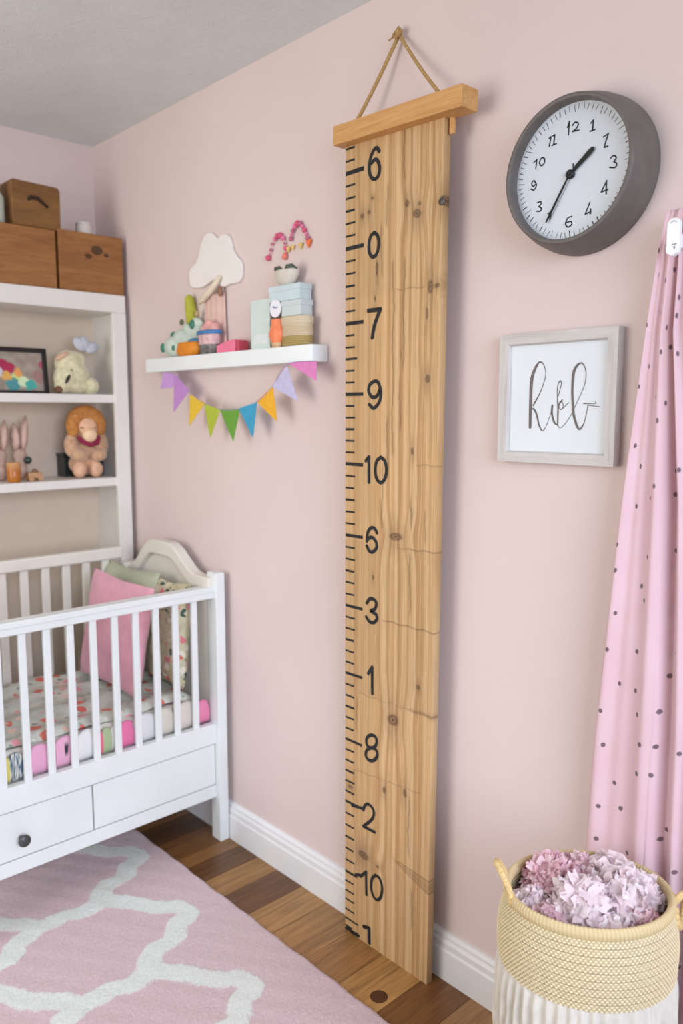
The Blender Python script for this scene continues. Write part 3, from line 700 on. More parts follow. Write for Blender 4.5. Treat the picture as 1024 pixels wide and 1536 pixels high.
MB().lathe([(.0001, 0), (.0255, 0), (.027, .004), (.027, .034), (.026, .036)], (-.137, 2.755, 2.0296), 28, cap=False).build('pot', plain('white_pot', '#dcd6d0', .4, .02, 20, 0), tin, smooth=True)
MB().lathe([(.0001, .036), (.0275, .036), (.0275, .042), (.025, .0445), (.0001, .045)], (-.137, 2.755, 2.0296), 28, cap=False).build('lid', plain('white_pot', '#dcd6d0'), tin, smooth=True)
jug = thing('glass_jar', (-.46, 2.76, 2.0212), 'pale green glass jar beside the smaller box on the bookcase', 'jar')
MB().lathe([(.0001, 0), (.036, 0), (.042, .006), (.042, .085), (.034, .1), (.03, .108), (.03, .118)], (-.4545, 2.755, 2.0214), 28, cap=False).build('body', plain('pale_green_glass', '#c5cfc0', .2, .03, 20, 0), jug, smooth=True)
MB().lathe([(.0001, .118), (.033, .118), (.033, .132), (.0001, .134)], (-.4545, 2.755, 2.0214), 28, cap=False).build('lid', plain('white_pot', '#dcd6d0'), jug, smooth=True)
# upper shelf: framed photo, cream plush
fp = thing('photo_frame', (-.40, 2.80, 1.4768), 'thin black frame with a colourful snapshot on the upper bookcase shelf', 'photo frame')
MF = Matrix.Translation((0, 2.775, 1.4768)) @ Euler((-.10, 0, 0)).to_matrix().to_4x4()
fx0, fx1, fh = -.56, -.2525, .158; bw = .0155
FB = plain('black_frame', '#14110f', .35, .1, 50, 0)
for lo, hi in (((fx0, 0, 0), (fx1, .012, bw*.7)), ((fx0, 0, fh-bw), (fx1, .012, fh)), ((fx0, 0, bw*.6), (fx0+bw, .012, fh-bw)), ((fx1-bw, 0, bw*.6), (fx1, .012, fh-bw))):
    MB().box(lo, hi, MF).build('frame_bar', FB, fp, bevel=.0015)
MB().box((fx1-.11, .012, .0), (fx1-.07, .018, .12), MF @ Euler((.0, 0, 0)).to_matrix().to_4x4()).build('backing', FB, fp)
BL = [(-.456, .098, .03, '#e9e0e2'), (-.44, .11, .022, '#f0d3a0'), (-.405, .095, .022, '#a81f4c'), (-.385, .085, .02, '#b32652'), (-.425, .075, .02, '#d9d3de'), (-.44, .05, .02, '#4f7a5c'), (-.36, .055, .02, '#cfe08a'), (-.375, .03, .024, '#4f9aa0'), (-.335, .04, .02, '#d9efc0'), (-.315, .03, .018, '#49b3a8'), (-.45, .025, .02, '#6da86a'), (-.395, .06, .016, '#e6b25a'), (-.27, .1, .012, '#b9546a'), (-.285, .06, .02, '#a87f7a'), (-.47, .05, .02, '#e56f7d'), (-.355, .07, .014, '#f0a35a')]
def snap_col(u, v):
    x = fx0+bw+(fx1-fx0-2*bw)*u; z = bw*.6+(fh-bw*1.6)*v
    k = .5+.6*nz(x*40, z*40); c = np.array(lin('#8f8273'))*(1-k)+np.array(lin('#b3a79a'))*k
    for bx_, bz_, r, cc in BL:
        q = math.hypot(x-bx_, z-bz_)+.008*nz(x*60, z*60, bx_*9)
        m = min(1, max(0, (r-q)/.004+.5)); c = c*(1-m)+np.array(lin(cc))*m
    return tuple(c)
MB().grid(90, 50, lambda u, v: MF @ Vector((fx0+bw*.9+(fx1-fx0-1.8*bw)*u, .008, bw*.6+(fh-bw*1.5)*v)), cf=snap_col).build('snapshot', vcol('snapshot_print', .4), fp)
PLC = plain('cream_plush', '#d9d3ae', .95, .08, 60, .6, .002, sheen=.5)
pl = thing('plush_animal', (-.155, 2.80, 1.4768), 'cream plush animal with a black stripe eye on the upper bookcase shelf', 'plush toy')
mb = MB()
for c, r in (((-.152, 2.79, 1.545), (.062, .06, .062)), ((-.165, 2.785, 1.583), (.048, .046, .05)), ((-.185, 2.765, 1.53), (.042, .04, .05)), ((-.205, 2.755, 1.503), (.024, .026, .024)), ((-.15, 2.79, 1.505), (.068, .062, .030)), ((-.140, 2.79, 1.60), (.04, .038, .032))): mb.ell(c, r)
blob(mb, 'body', PLC, pl, fuzz=.003)
MB().ell((-.097, 2.762, 1.506), (.032, .034, .032)).build('tail', PLC, pl, smooth=True)
MB().ell((-.222, 2.742, 1.492), (.014, .014, .013)).build('nose', plain('brown_nose', '#75513f', .7, .1), pl, smooth=True)
MB().ell((-.196, 2.7235, 1.528), (.006, .007, .018), Euler((0, .5, 0)).to_matrix()).build('eye', FB, pl, smooth=True)
MB().ell((-.176, 2.738, 1.553), (.010, .006, .012)).build('eye_patch', plain('olive_patch', '#a8a566', .9, .1), pl, smooth=True)
MB().ell((-.196, 2.765, 1.610), (.030, .02, .009), Euler((0, -.55, 0)).to_matrix()).build('ear', plain('peach_plush', '#d9b59a', .9, .05), pl, smooth=True)
RB = plain('grey_blue_ribbon', '#bfc3cd', .7, .05, 30, .1)
bowp = Vector((-.108, 2.765, 1.635))
mb = MB()
for a, l in ((2.35, .05), (.35, .048), (1.7, .044)):
    d = Vector((math.cos(a), 0, math.sin(a)))
    mb.ell(bowp+d*l*.55, (l*.58, .012, .020), Matrix.Rotation(-a, 3, 'Y'))
mb.build('bow', RB, pl, smooth=True)
# lower shelf: hooded plush, jars and little toys
td = thing('plush_doll', (-.128, 2.79, 1.1762), 'hooded tan plush doll with peach nose and maroon scarf on the lower bookcase shelf', 'plush toy')
TAN = plain('tan_plush', '#c79f7d', .95, .1, 70, .6, .002, sheen=.5); PEACH = plain('peach_felt', '#e3b896', .9, .05, 50, .3)
mb = MB()
for c, r in (((-.130, 2.80, 1.285), (.060, .05, .055)), ((-.132, 2.79, 1.355), (.056, .05, .052)), ((-.187, 2.775, 1.295), (.026, .028, .045)), ((-.080, 2.775, 1.295), (.033, .03, .048)), ((-.168, 2.752, 1.258), (.03, .026, .024)), ((-.098, 2.752, 1.258), (.034, .026, .024)), ((-.132, 2.80, 1.225), (.055, .045, .042))): mb.ell(c, r)
blob(mb, 'body', TAN, td, fuzz=.004)
mb = MB().tube([(-.132+.052*math.cos(a), 2.768, 1.360+.052*math.sin(a)) for a in [-.55+k*.283 for k in range(16)]], [.021+.007*math.sin(k/15*PI) for k in range(16)], 12).ell((-.132, 2.79, 1.39), (.058, .045, .045))
tag(blob(mb, 'hood', plain('orange_tan_fur', '#bd7f42', .95, .12, 80, .6, .002), td, fuzz=.004), 'orange tan fluffy hood')
MB().ell((-.134, 2.754, 1.362), (.035, .02, .033)).build('face', PEACH, td, smooth=True)
MB().ell((-.137, 2.733, 1.330), (.0265, .022, .0245)).build('nose', plain('pale_peach_nose', '#f0cda9', .85, .03, 50, .2), td, smooth=True)
mb = MB().tube([(-.178, 2.742, 1.328), (-.162, 2.735, 1.308), (-.135, 2.731, 1.297), (-.110, 2.735, 1.305), (-.098, 2.742, 1.325)], [.006, .009, .010, .013, .009], 10)
mb.build('scarf', plain('maroon_knit', '#8a2244', .9, .12, 90, .4), td, smooth=True)
for x, s in ((-.158, 1), (-.115, -1)):
    MB().tube([(x-.009, 2.7415, 1.360), (x, 2.7385, 1.356), (x+.009, 2.7415, 1.360)], .0016, 6).build('eyelid', plain('dark_stitch', '#4a3528', .8, .1), td, smooth=True)
for x, w_ in ((-.170, .024), (-.108, .027)):
    mb = MB().ell((x, 2.756, 1.207), (w_, .028, .031)).ell((x+(.012 if x < -.14 else -.006), 2.775, 1.232), (.022, .028, .028))
    blob(mb, 'foot', plain('peach_plush_foot', '#d9ae90', .95, .06, 60, .4, .0015), td)
bx = thing('storage_tin', (-.13, 2.86, 1.1762), 'small dark box standing behind the hooded plush doll', 'box')
MB().box((-.206, 2.846, 1.1763), (-.049, 2.904, 1.250)).build('body', plain('dark_green_tin', '#232b28', .4, .1, 20, 0), bx, bevel=.003)
MB().box((-.208, 2.844, 1.250), (-.047, 2.906, 1.262)).build('lid', plain('dark_green_tin', '#232b28'), bx, bevel=.002)
def bunny_ear(mb, x, y, z, h, w_, lean):
    P = [(x+lean*k*k, y, z+h*k) for k in (0, .25, .5, .75, 1)]
    mb.tube(P, [w_*.45, w_*.95, w_, w_*.75, w_*.12], 10)
TW = plain('faded_pink_felt', '#b89d90', .9, .1, 50, .3); TI = plain('inner_ear_felt', '#d2b3a6', .9, .05, 50, .2)
for x, h, nm, lab in ((-.372, .125, 0, 'faded felt rabbit with tall ears behind the orange glass on the lower shelf'), (-.440, .108, 1, 'faded felt rabbit with rounded ears at the left edge of the lower shelf')):
    rb = thing('felt_rabbit', (x, 2.83, 1.1762), lab, 'toy', 'felt rabbits on the lower shelf')
    mb = MB().ell((x, 2.83, 1.212), (.030, .028, .036)).ell((x, 2.83, 1.262), (.025, .024, .026)); blob(mb, 'body', TW, rb)
    for s in (-1, 1):
        mb = MB(); bunny_ear(mb, x+.012*s, 2.83, 1.278, h*(1 if s > 0 else .8), .017, .010*s+(.006 if nm == 0 else 0)); mb.build('ear', TW, rb, smooth=True)
        mb = MB(); bunny_ear(mb, x+.012*s, 2.818, 1.288, h*(.8 if s > 0 else .62), .011, .008*s+(.005 if nm == 0 else 0)); tag(mb.build('inner_ear', TI, rb, smooth=True), 'paler inner ear')
gl = thing('candle_glass', (-.365, 2.76, 1.1762), 'amber candle glass in front of the tall eared rabbit on the lower shelf', 'candle')
AM = NT('amber_wax'); vz = AM.node('ShaderNodeSeparateXYZ', Vector=AM.coord()).outputs[2]
AM.color(AM.ramp(AM.math('MULTIPLY', vz, 14.), [(.0, '#b8701f'), (.5, '#b5692a'), (1., '#d3a878')])); AM.rough(.25)
MB().lathe([(.0001, 0), (.021, 0), (.0225, .004), (.0235, .066), (.0215, .067), (.0205, .058), (.0001, .057)], (-.368, 2.755, 1.1764), 24, cap=False).build('glass', AM.m, gl, smooth=True)
MB().tube([(-.368, 2.755, 1.233), (-.367, 2.755, 1.243)], .0012, 6).build('wick', FB, gl)
ct = thing('toy_cart', (-.305, 2.76, 1.1762), 'tiny wooden wagon toy right of the amber candle glass', 'toy')
WT = wood('toy_wood', '#cfa77f', '#bd9168', '#a87d55', 0, 60, .1, .6)
MB().box((-.334, 2.742, 1.186), (-.284, 2.775, 1.206)).build('body', WT, ct, bevel=.004)
MB().ell((-.306, 2.757, 1.208), (.011, .010, .010)).build('cargo', plain('brown_bead', '#8a6a52', .7, .1), ct, smooth=True)
for x in (-.326, -.293):
    for y in (2.740, 2.777):
        MB().lathe([(.0001, -.003), (.0085, -.003), (.0085, .003), (.0001, .003)], (x, y, 1.1848), 18, Matrix.Rotation(PI/2, 3, 'X'), cap=False).build('wheel', WT, ct)
bl = thing('ornament', (-.335, 2.80, 1.1762), 'dark glass bauble on a little stand between rabbit and wagon', 'ornament')
MB().lathe([(.0001, 0), (.013, 0), (.013, .004), (.003, .008), (.003, .05), (.007, .056)], (-.337, 2.805, 1.1764), 18, cap=False).build('stand', plain('pale_stand', '#c9b8ae', .6, .05), bl, smooth=True)
MB().ell((-.337, 2.805, 1.246), .0135).build('ball', plain('dark_bauble', '#34443f', .15, .1, 40, 0), bl, smooth=True)

for o_, dx in ((td, -.018), (pl, -.036), (fp, -.024), (gl, -.055), (ct, -.044), (bl, -.016)): o_.location.x += dx
# ------------------------------------------------------------------ floating shelf
SZ = 1.5915
sh = thing('wall_shelf', (0, 2.05, 1.547), 'white floating shelf on the pink wall holding toys and little boxes', 'shelf')
ol = [(-.0005, 2.487), (-.060, 2.487), (-.060, 1.628), (-.0575, 1.6225), (-.052, 1.620), (-.006, 1.620), (-.0005, 1.622)]
MB().prism(ol, lambda x, y, h: (x, y, h), 1.5470, SZ).build('shelf_board', WHITE, sh, bevel=.0018)
MB().box((-.03, 1.75, 1.552), (-.0005, 2.35, 1.585)).build('wall_bracket', WHITE, sh)
# bunting hung under the shelf
bt = thing('bunting', (-.060, 1.98, 1.545), 'rainbow felt bunting garland hanging in a swag below the floating shelf', 'bunting')
FL = [('purple', '#c59ad6', [(2.3687,1.5433),(2.2781,1.5337),(2.3169,1.4919),(2.3886,1.4913)]), ('violet', '#bd8bcb', [(2.2984,1.5344),(2.209,1.4832),(2.3084,1.4138)]), ('yellow', '#e2bd3c', [(2.2096,1.4706),(2.1233,1.4425),(2.2179,1.3692)]), ('lime green', '#aebc3c', [(2.1271,1.4384),(2.0407,1.4217),(2.0978,1.3337)]), ('green', '#69a03a', [(2.0443,1.4217),(1.9412,1.4234),(1.9776,1.3265)]), ('blue', '#3f9fc4', [(1.9445,1.4234),(1.8565,1.442),(1.8778,1.3406)]), ('amber', '#eab02f', [(1.8596,1.4439),(1.7848,1.4856),(1.7655,1.3858)]), ('lavender', '#c3bfdf', [(1.7848,1.4838),(1.7193,1.538),(1.6723,1.442)]), ('pink', '#dd86c0', [(1.7192,1.5469),(1.5981,1.5463),(1.600,1.4949)])]
for i, (nm, c, P) in enumerate(FL):
    x0 = -.0615-.0012*(i % 2)
    if i == 0: P = [(y, min(z, 1.5455)) for y, z in P]
    mb = MB().prism(P, lambda y, z, h: (h, y, min(z, 1.5462)), x0, x0-.0016)
    tag(mb.build('flag', plain('felt_'+nm.replace(' ', '_'), c, .9, .04, 90, .3), bt), nm+' felt flag')
mb = MB().tube(smooth_path([(-.0622, 2.385, 1.5445), (-.0622, 2.29, 1.532), (-.0632, 2.209, 1.476), (-.0622, 2.125, 1.440), (-.0632, 2.042, 1.422), (-.0622, 1.943, 1.423), (-.0632, 1.857, 1.443), (-.0622, 1.785, 1.485), (-.0632, 1.719, 1.542), (-.0622, 1.6, 1.5455)], 5), .0015, 6)
mb.build('cord', plain('lilac_cord', '#a795b5', .8, .1), bt, smooth=True)
# cloud and bead garlands on the wall
CL = [(2.2622,1.8115),(2.2799,1.8319),(2.2748,1.868),(2.2362,1.8886),(2.2205,1.9153),(2.206,1.943),(2.1831,1.9644),(2.1506,1.9646),(2.1194,1.9446),(2.093,1.9515),(2.0624,1.9444),(2.0459,1.9191),(2.0414,1.9014),(2.022,1.8788),(1.9969,1.8557),(1.9948,1.8216),(2.0112,1.8008),(2.0566,1.7992),(2.0982,1.7945),(2.1186,1.8132),(2.1505,1.8199),(2.2058,1.8065)]
mb = MB().prism(smooth_path(CL, 5, True), lambda y, z, h: (h, y, z), -.0005, -.011)
tag(mb.build('wall_cloud', plain('white_cloud_board', '#eeeae6', .6, .01, 10, .05), None, (0, 2.14, 1.795), bevel=.003), 'white cloud shaped board on the wall above the shelf', 'wall decoration')
B1 = [(1.8692,1.8506),(1.8628,1.8608),(1.8565,1.8709),(1.8501,1.8865),(1.8377,1.8974),(1.8255,1.9046),(1.8135,1.9045),(1.8018,1.8955),(1.7932,1.8798),(1.7904,1.8668),(1.7906,1.8543),(1.7937,1.8439)]
B2 = [(1.7667,1.8884),(1.7637,1.8986),(1.7578,1.9083),(1.7491,1.9192),(1.7377,1.9244),(1.7264,1.9225),(1.718,1.9141),(1.7098,1.9024),(1.7015,1.8906),(1.6961,1.8793),(1.6934,1.8685)]
PK = [plain('bead_rose', '#d9577f', .4, .05, 50, 0), plain('bead_pink', '#e77aa6', .4, .05, 50, 0), plain('bead_mauve', '#c06a86', .4, .05, 50, 0), plain('bead_coral', '#e9806f', .4, .05, 50, 0)]
YE = plain('bead_yellow', '#e6c77a', .5, .05, 50, 0); ORB = plain('bead_orange', '#f07a3c', .5, .05, 50, 0); THR = plain('pale_thread', '#e0b9b6', .8, .05)
def beads(P, label, sizes, mats, extra):
    g = thing('bead_garland', (0, P[0][0], P[0][1]), label, 'garland', 'beaded arches on the wall')
    MB().tube([(-.0065, y, z) for y, z in smooth_path(P, 4)], .0012, 6).build('thread', THR, g, smooth=True)
    for i, (y, z) in enumerate(P):
        MB().ell((-.0075, y, z), sizes[i], nu=14, nv=8).build('bead', PK[mats[i]], g, smooth=True)
    for y, z, m, r in extra:
        mb = MB().prism([(y-r, z+r*.7), (y-r*.4, z+r), (y, z+r*.6), (y+r*.4, z+r), (y+r, z+r*.6), (y, z-r*1.2)], lambda a, b_, h: (h, a, b_), -.003, -.009)
        mb.build('charm', m, g, bevel=.001)
beads(B1, 'lower arch of small pink beads strung on the wall above the white pot', [.0085, .003, .005, .0045, .006, .0085, .0085, .007, .004, .0065, .004, .0085], [0, 1, 2, 2, 1, 0, 0, 1, 2, 0, 3, 3], [(1.7790, 1.8625, YE, .008)])
beads(B2, 'taller arch of pink beads ending in an orange charm on the wall', [.0065, .0045, .006, .0075, .0085, .007, .0055, .007, .0045, .007, .003], [2, 1, 2, 1, 0, 2, 1, 0, 1, 2, 1], [(1.6925, 1.866, ORB, .011), (1.7600, 1.8645, YE, .007), (1.7262, 1.8645, YE, .008)])
# things standing on the shelf, left to right
def on_shelf(name, y, label, cat): return thing(name, (-.03, y, SZ), label, cat)
MINT = plain('mint_plush', '#c5d3c6', .85, .08, 40, .2); DG = plain('dark_green_spot', '#3f7a66', .8, .1, 60, .1)
a = on_shelf('stuffed_turtle', 2.345, 'speckled mint toy with dark green spots at the left end of the floating shelf', 'toy')
mb = MB().ell((-.030, 2.345, SZ+.036), (.026, .060, .036)).ell((-.030, 2.305, SZ+.060), (.022, .040, .030)).ell((-.030, 2.30, SZ+.03), (.024, .05, .03))
blob(mb, 'body', MINT, a)
for y, z, r1, r2 in ((2.388, SZ+.034, .012, .016), (2.345, SZ+.074, .018, .011), (2.318, SZ+.03, .012, .010)):
    MB().ell((-.050 if z < SZ+.06 else -.034, y, z), (.006, r1, r2)).build('spot', DG, a, smooth=True)
b_ = on_shelf('orange_bowl', 2.252, 'small round orange bowl on the shelf in front of the mint toys', 'bowl')
MB().lathe([(.0001, 0), (.040, 0), (.062, .008), (.068, .022), (.063, .038), (.058, .044), (.0001, .040)], (-.0335, 2.256, SZ+.0004), 32, cap=False, sx=.37, sy=1).build('bowl', plain('orange_plastic', '#e08a1e', .5, .05, 20, .05), b_, smooth=True)
MB().ell((-.030, 2.225, SZ+.047), (.016, .032, .010)).build('contents', plain('blue_dough', '#3f7fa8', .6, .1, 40, 0), b_, smooth=True)
a = on_shelf('stuffed_dinosaur', 2.262, 'mint toy animal with a tall yellow green spike standing behind the orange bowl', 'toy')
mb = MB().ell((-.018, 2.262, SZ+.07), (.014, .055, .032)).ell((-.018, 2.232, SZ+.098), (.014, .035, .026)).ell((-.018, 2.285, SZ+.093), (.012, .025, .018)).box((-.026, 2.225, SZ+.0015), (-.0105, 2.30, SZ+.07))
blob(mb, 'body', MINT, a)
mb = MB().tube([(-.018, 2.255, SZ+.108), (-.019, 2.262, SZ+.15), (-.020, 2.268, SZ+.188), (-.020, 2.268, SZ+.197)], [.019, .018, .014, .006], 12)
mb.build('spike', plain('yellow_green_felt', '#b3b53e', .85, .08, 60, .2), a, smooth=True)
MB().ell((-.032, 2.236, SZ+.100), (.005, .014, .015)).build('eye', DG, a, smooth=True)
MB().ell((-.030, 2.30, SZ+.112), (.005, .011, .010)).build('spot', plain('olive_spot', '#5d6348', .8, .1), a, smooth=True)
MB().ell((-.026, 2.215, SZ+.132), (.006, .012, .010)).build('ear', plain('beige_ear', '#b59c74', .8, .1), a, smooth=True)
a = on_shelf('paper_cup', 2.135, 'pink cup with a blue rim and dark base right of the orange bowl', 'cup')
MB().lathe([(.0001, .0), (.043, .0), (.046, .03)], (-.0335, 2.137, SZ+.0004), 32, cap=False, sx=.48).build('base', plain('dark_grey_print', '#6d6a68', .7, .35, 120, 0), a, smooth=True)
MB().lathe([(.046, .03), (.052, .062)], (-.0335, 2.137, SZ+.0004), 32, cap=False, sx=.48).build('cup', plain('pink_grey_print', '#cfadae', .7, .15, 70, 0), a, smooth=True)
MB().lathe([(.050, .060), (.0565, .060), (.058, .066), (.0565, .072), (.050, .072), (.0001, .068)], (-.0335, 2.137, SZ+.0004), 32, cap=False, sx=.48).build('rim', plain('blue_rim', '#3d7fb8', .4, .05, 20, 0), a, smooth=True)
mb = MB()
for dy, dz, r in ((-.025, .078, .022), (.02, .078, .02), (.0, .088, .024), (-.03, .086, .014)): mb.ell((-.032, 2.137+dy, SZ+dz), (.016, r, r*.8))
blob(mb, 'filling', plain('pale_pink_fluff', '#e2a8a2', .9, .08, 60, .3), a)
a = on_shelf('fabric_pouch', 2.14, 'sheer pink fabric pouch standing behind the blue rimmed cup under the cloud', 'pouch')
mb = MB().grid(24, 24, lambda u, v: (-.0068-.0055*math.sin(PI*u)+.001*math.sin(u*25), 2.205-.125*u*(1-.1*v)-.006*v, SZ+.001+.185*v)).grid(24, 24, lambda u, v: (-.0058+.0035*math.sin(PI*u), 2.205-.125*u*(1-.1*v)-.006*v, SZ+.001+.185*v))
mb.build('pouch', plain('sheer_pink_fabric', '#dcbcb2', .8, .05, 25, .1), a, smooth=True)
for q, (y0, y1_, z) in enumerate(((2.165, 2.10, .195), (2.185, 2.118, .185))):
    mb = MB().tube([(-.021, y0+.022, SZ+z-.022), (-.022, y0-.004, SZ+z-.010), (-.023, (y0+y1_)/2-.014, SZ+z+.012), (-.021, y1_-.006, SZ+z+.038)], [.004, .009, .0095, .006], 10)
    mb.build('ribbon', plain('cream_ribbon', '#e3d6bd', .8, .05, 30, .1), a, smooth=True)
MB().ell((-.018, 2.096, SZ+.190), (.007, .011, .016)).build('toggle', plain('brown_toggle', '#8a6552', .6, .1), a, smooth=True)
a = on_shelf('toy_block', 2.02, 'pink wedge shaped toy block lying right of the cup', 'toy block')
mb = MB().prism([(2.075, 0), (1.982, 0), (1.982, .036), (2.022, .034), (2.075, .022)], lambda y, z, h: (h, y, SZ+.0004+z), -.05, -.012)
mb.build('block', plain('hot_pink_block', '#ee7f9c', .5, .04, 20, 0), a, bevel=.002)
MB().box((-.046, 1.966, SZ+.0006), (-.010, 1.981, SZ+.034)).build('end_cap', plain('red_block_end', '#c5485c', .5, .05, 20, 0), a, bevel=.002)
a = on_shelf('greeting_card', 1.862, 'pale mint folded card standing in the middle of the shelf', 'card')
MC = plain('mint_card', '#cfe0db', .6, .02, 12, 0)
MB().box((-.050, 1.810, SZ+.0004), (-.0475, 1.898, SZ+.137)).build('front_leaf', MC, a)
MB().prism([(-.0475, 1.898), (-.012, 1.872), (-.012, 1.869), (-.0475, 1.895)], lambda x, y, h: (x, y, h), SZ+.0004, SZ+.137).build('back_leaf', MC, a)
MB().box((-.0508, 1.816, SZ+.014), (-.0501, 1.885, SZ+.041)).build('printed_band', plain('pale_print', '#dfe8ea', .6, .03, 30, 0), a)
a = on_shelf('small_vase', 1.795, 'coral orange little vase in front of the mint card', 'vase')
MB().lathe([(.0001, 0), (.016, 0), (.018, .008), (.0185, .012)], (-.0555, 1.774, SZ+.0004), 24, cap=False, sx=.6).build('foot', plain('beige_foot', '#d9b48a', .6, .05), a, smooth=True)
MB().lathe([(.0185, .012), (.026, .028), (.0275, .036), (.022, .052), (.0185, .062), (.0195, .072), (.017, .076), (.0001, .074)], (-.0555, 1.774, SZ+.0004), 24, cap=False, sx=.6).build('body', plain('coral_orange', '#f0875a', .45, .06, 20, 0), a, smooth=True)
bk = on_shelf('woven_basket', 1.70, 'small beige woven lidded basket at the right end of the floating shelf', 'basket')
def weave(name, c1, c2):
    t = NT(name); v = t.coord(); wv = t.node('ShaderNodeTexWave', Vector=v, Scale=70., Distortion=2., _bands_direction='Z')
    t.color(t.ramp(wv.outputs['Fac'], [(.2, c2), (.7, c1)])); t.rough(.8); t.bump(wv.outputs['Fac'], .4, .002); return t.m
MB().lathe([(.0001, 0), (.055, 0), (.0585, .004), (.0595, .027)], (-.0305, 1.716, SZ+.0004), 36, cap=False, sx=.48).build('base', weave('olive_weave', '#b59f66', '#97824d'), bk, smooth=True)
MB().lathe([(.0595, .027), (.0605, .034), (.0585, .056)], (-.0305, 1.716, SZ+.0004), 36, cap=False, sx=.48).build('body', weave('beige_weave', '#d6c4a6', '#bca989'), bk, smooth=True)
MB().lathe([(.0585, .056), (.062, .058), (.063, .074), (.058, .080), (.0001, .081)], (-.0305, 1.716, SZ+.0004), 36, cap=False, sx=.48).build('lid', weave('pale_weave', '#ddd0b6', '#c6b798'), bk, smooth=True)
def giftbox(y1_, y0_, z0, z1_, c, label, dx=0):
    g = thing('gift_box', (-.03, (y1_+y0_)/2, z0), label, 'box', 'pale boxes stacked on the shelf'); m = plain('box_card_'+c[1:], c, .6, .02, 14, .02)
    hh = z1_-z0
    MB().box((-.052+dx, y0_+.002, z0), (-.010+dx, y1_-.002, z0+hh*.72)).build('body', m, g, bevel=.0015)
    MB().box((-.0535+dx, y0_, z0+hh*.62), (-.0085+dx, y1_, z1_)).build('lid', m, g, bevel=.002)
    return g
giftbox(1.757, 1.672, SZ+.0815, SZ+.123, '#cbd8d8', 'pale grey blue small box lying on the woven basket')
giftbox(1.812, 1.676, SZ+.1235, SZ+.166, '#c9dcdf', 'pale blue box topmost of the stack under the white pot')
g = thing('gift_tag', (-.054, 1.782, SZ+.085), 'round white paper tag hanging on the stacked pale boxes', 'tag')
MB().lathe([(.0001, 0), (.0245, 0), (.0245, .0012), (.0001, .0012)], (-.0542, 1.778, SZ+.106), 28, MX, cap=False).build('disc', plain('white_tag', '#eef0f8', .6, .01, 20, 0), g)
mb = MB(); ribbon(mb, [(1.790, SZ+.1085), (1.786, SZ+.112), (1.782, SZ+.107), (1.778, SZ+.1095), (1.774, SZ+.1065), (1.768, SZ+.109)], .0028, -.0560); mb.build('writing', plain('grey_blue_ink', '#8b93b5', .7, .05), g)
MB().tube([(-.0535, 1.768, SZ+.124), (-.0560, 1.772, SZ+.128), (-.0555, 1.777, SZ+.126)], .001, 6).build('loop', THR, g)
g = thing('plant_pot', (-.03, 1.757, SZ+.1664), 'small off white pot with dark wavy rim on top of the pale blue box', 'pot')
MB().lathe([(.0001, 0), (.020, 0), (.032, .008), (.043, .022), (.048, .036), (.0465, .042), (.0001, .038)], (-.031, 1.757, SZ+.1664), 32, cap=False, sx=.48).build('pot', plain('off_white_pot', '#d5cec2', .6, .03, 30, .05), g, smooth=True)
mb = MB()
for s in (-1, 1):
    mb.tube([(-.040, 1.757+s*.003, SZ+.1664+.040), (-.043, 1.757+s*.018, SZ+.1664+.049), (-.041, 1.757+s*.034, SZ+.1664+.049), (-.034, 1.757+s*.048, SZ+.1664+.041)], [.003, .006, .006, .002], 8)
mb.build('leaf_trim', plain('dark_leaf', '#4c574c', .7, .1), g, smooth=True)

# ------------------------------------------------------------------ storage basket with pompoms
bcx, bcy, ZR = -.246, .668, .575
RT = Vector((.73, -.68)); FWD = Vector((.68, .73)); SQ = .84             # the soft basket is pressed a little oval
def rad(r, a, z):
    q = RT*(r*math.cos(a))+FWD*(r*SQ*math.sin(a)); return (bcx+q.x, bcy+q.y, z)
bs = thing('storage_basket', (bcx, bcy, 0), 'woven straw basket with gathered grey cloth skirt by the dotted curtain', 'basket')
NU, NV = 560, 110
def straw_r(v):                                                          # v 0 bottom .. 1 rim
    return .157-.001*v-.016*max(0, (v-.35)/.65)**1.5-.004*(1-v)**2
def straw_pt(u, v):
    a = 2*PI*u; row = v*30; ri = math.floor(row); f = row-ri
    cell = .5+.5*math.cos(2*PI*(u*118+.5*(ri % 2)))
    bump = .0030*(math.sin(PI*f)**.6)*(.35+.65*cell)
    r = straw_r(v)+bump; low = .008*math.sin(a-.4)
    z = .448+low*(1-v)+(ZR-.448-low*(1-v))*v
    return rad(r, a, z)
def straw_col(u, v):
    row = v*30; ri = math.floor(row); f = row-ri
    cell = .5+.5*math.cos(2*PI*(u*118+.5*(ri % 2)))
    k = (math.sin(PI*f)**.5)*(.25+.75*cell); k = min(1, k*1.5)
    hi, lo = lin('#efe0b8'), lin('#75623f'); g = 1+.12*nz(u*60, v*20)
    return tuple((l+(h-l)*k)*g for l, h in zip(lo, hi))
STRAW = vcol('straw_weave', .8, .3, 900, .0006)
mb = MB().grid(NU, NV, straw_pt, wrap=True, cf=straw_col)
def inner_pt(u, v):
    a = 2*PI*u; r = straw_r(1)-.004-.006*v+.0015*math.sin(PI*((v*16) % 1))*(.5+.5*math.cos(2*PI*(u*118+.5*(math.floor(v*16) % 2))))
    return rad(r, a, ZR-.10*v)
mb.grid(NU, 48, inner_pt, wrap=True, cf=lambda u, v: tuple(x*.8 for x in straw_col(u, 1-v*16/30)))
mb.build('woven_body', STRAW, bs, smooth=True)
mb = MB(); rr = .1415
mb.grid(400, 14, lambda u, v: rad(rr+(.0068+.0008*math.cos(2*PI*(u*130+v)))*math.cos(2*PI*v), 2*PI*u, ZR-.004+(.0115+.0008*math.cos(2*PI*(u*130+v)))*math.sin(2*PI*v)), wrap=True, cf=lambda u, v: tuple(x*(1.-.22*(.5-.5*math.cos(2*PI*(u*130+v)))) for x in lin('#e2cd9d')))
mb.build('rim', STRAW, bs, smooth=True)
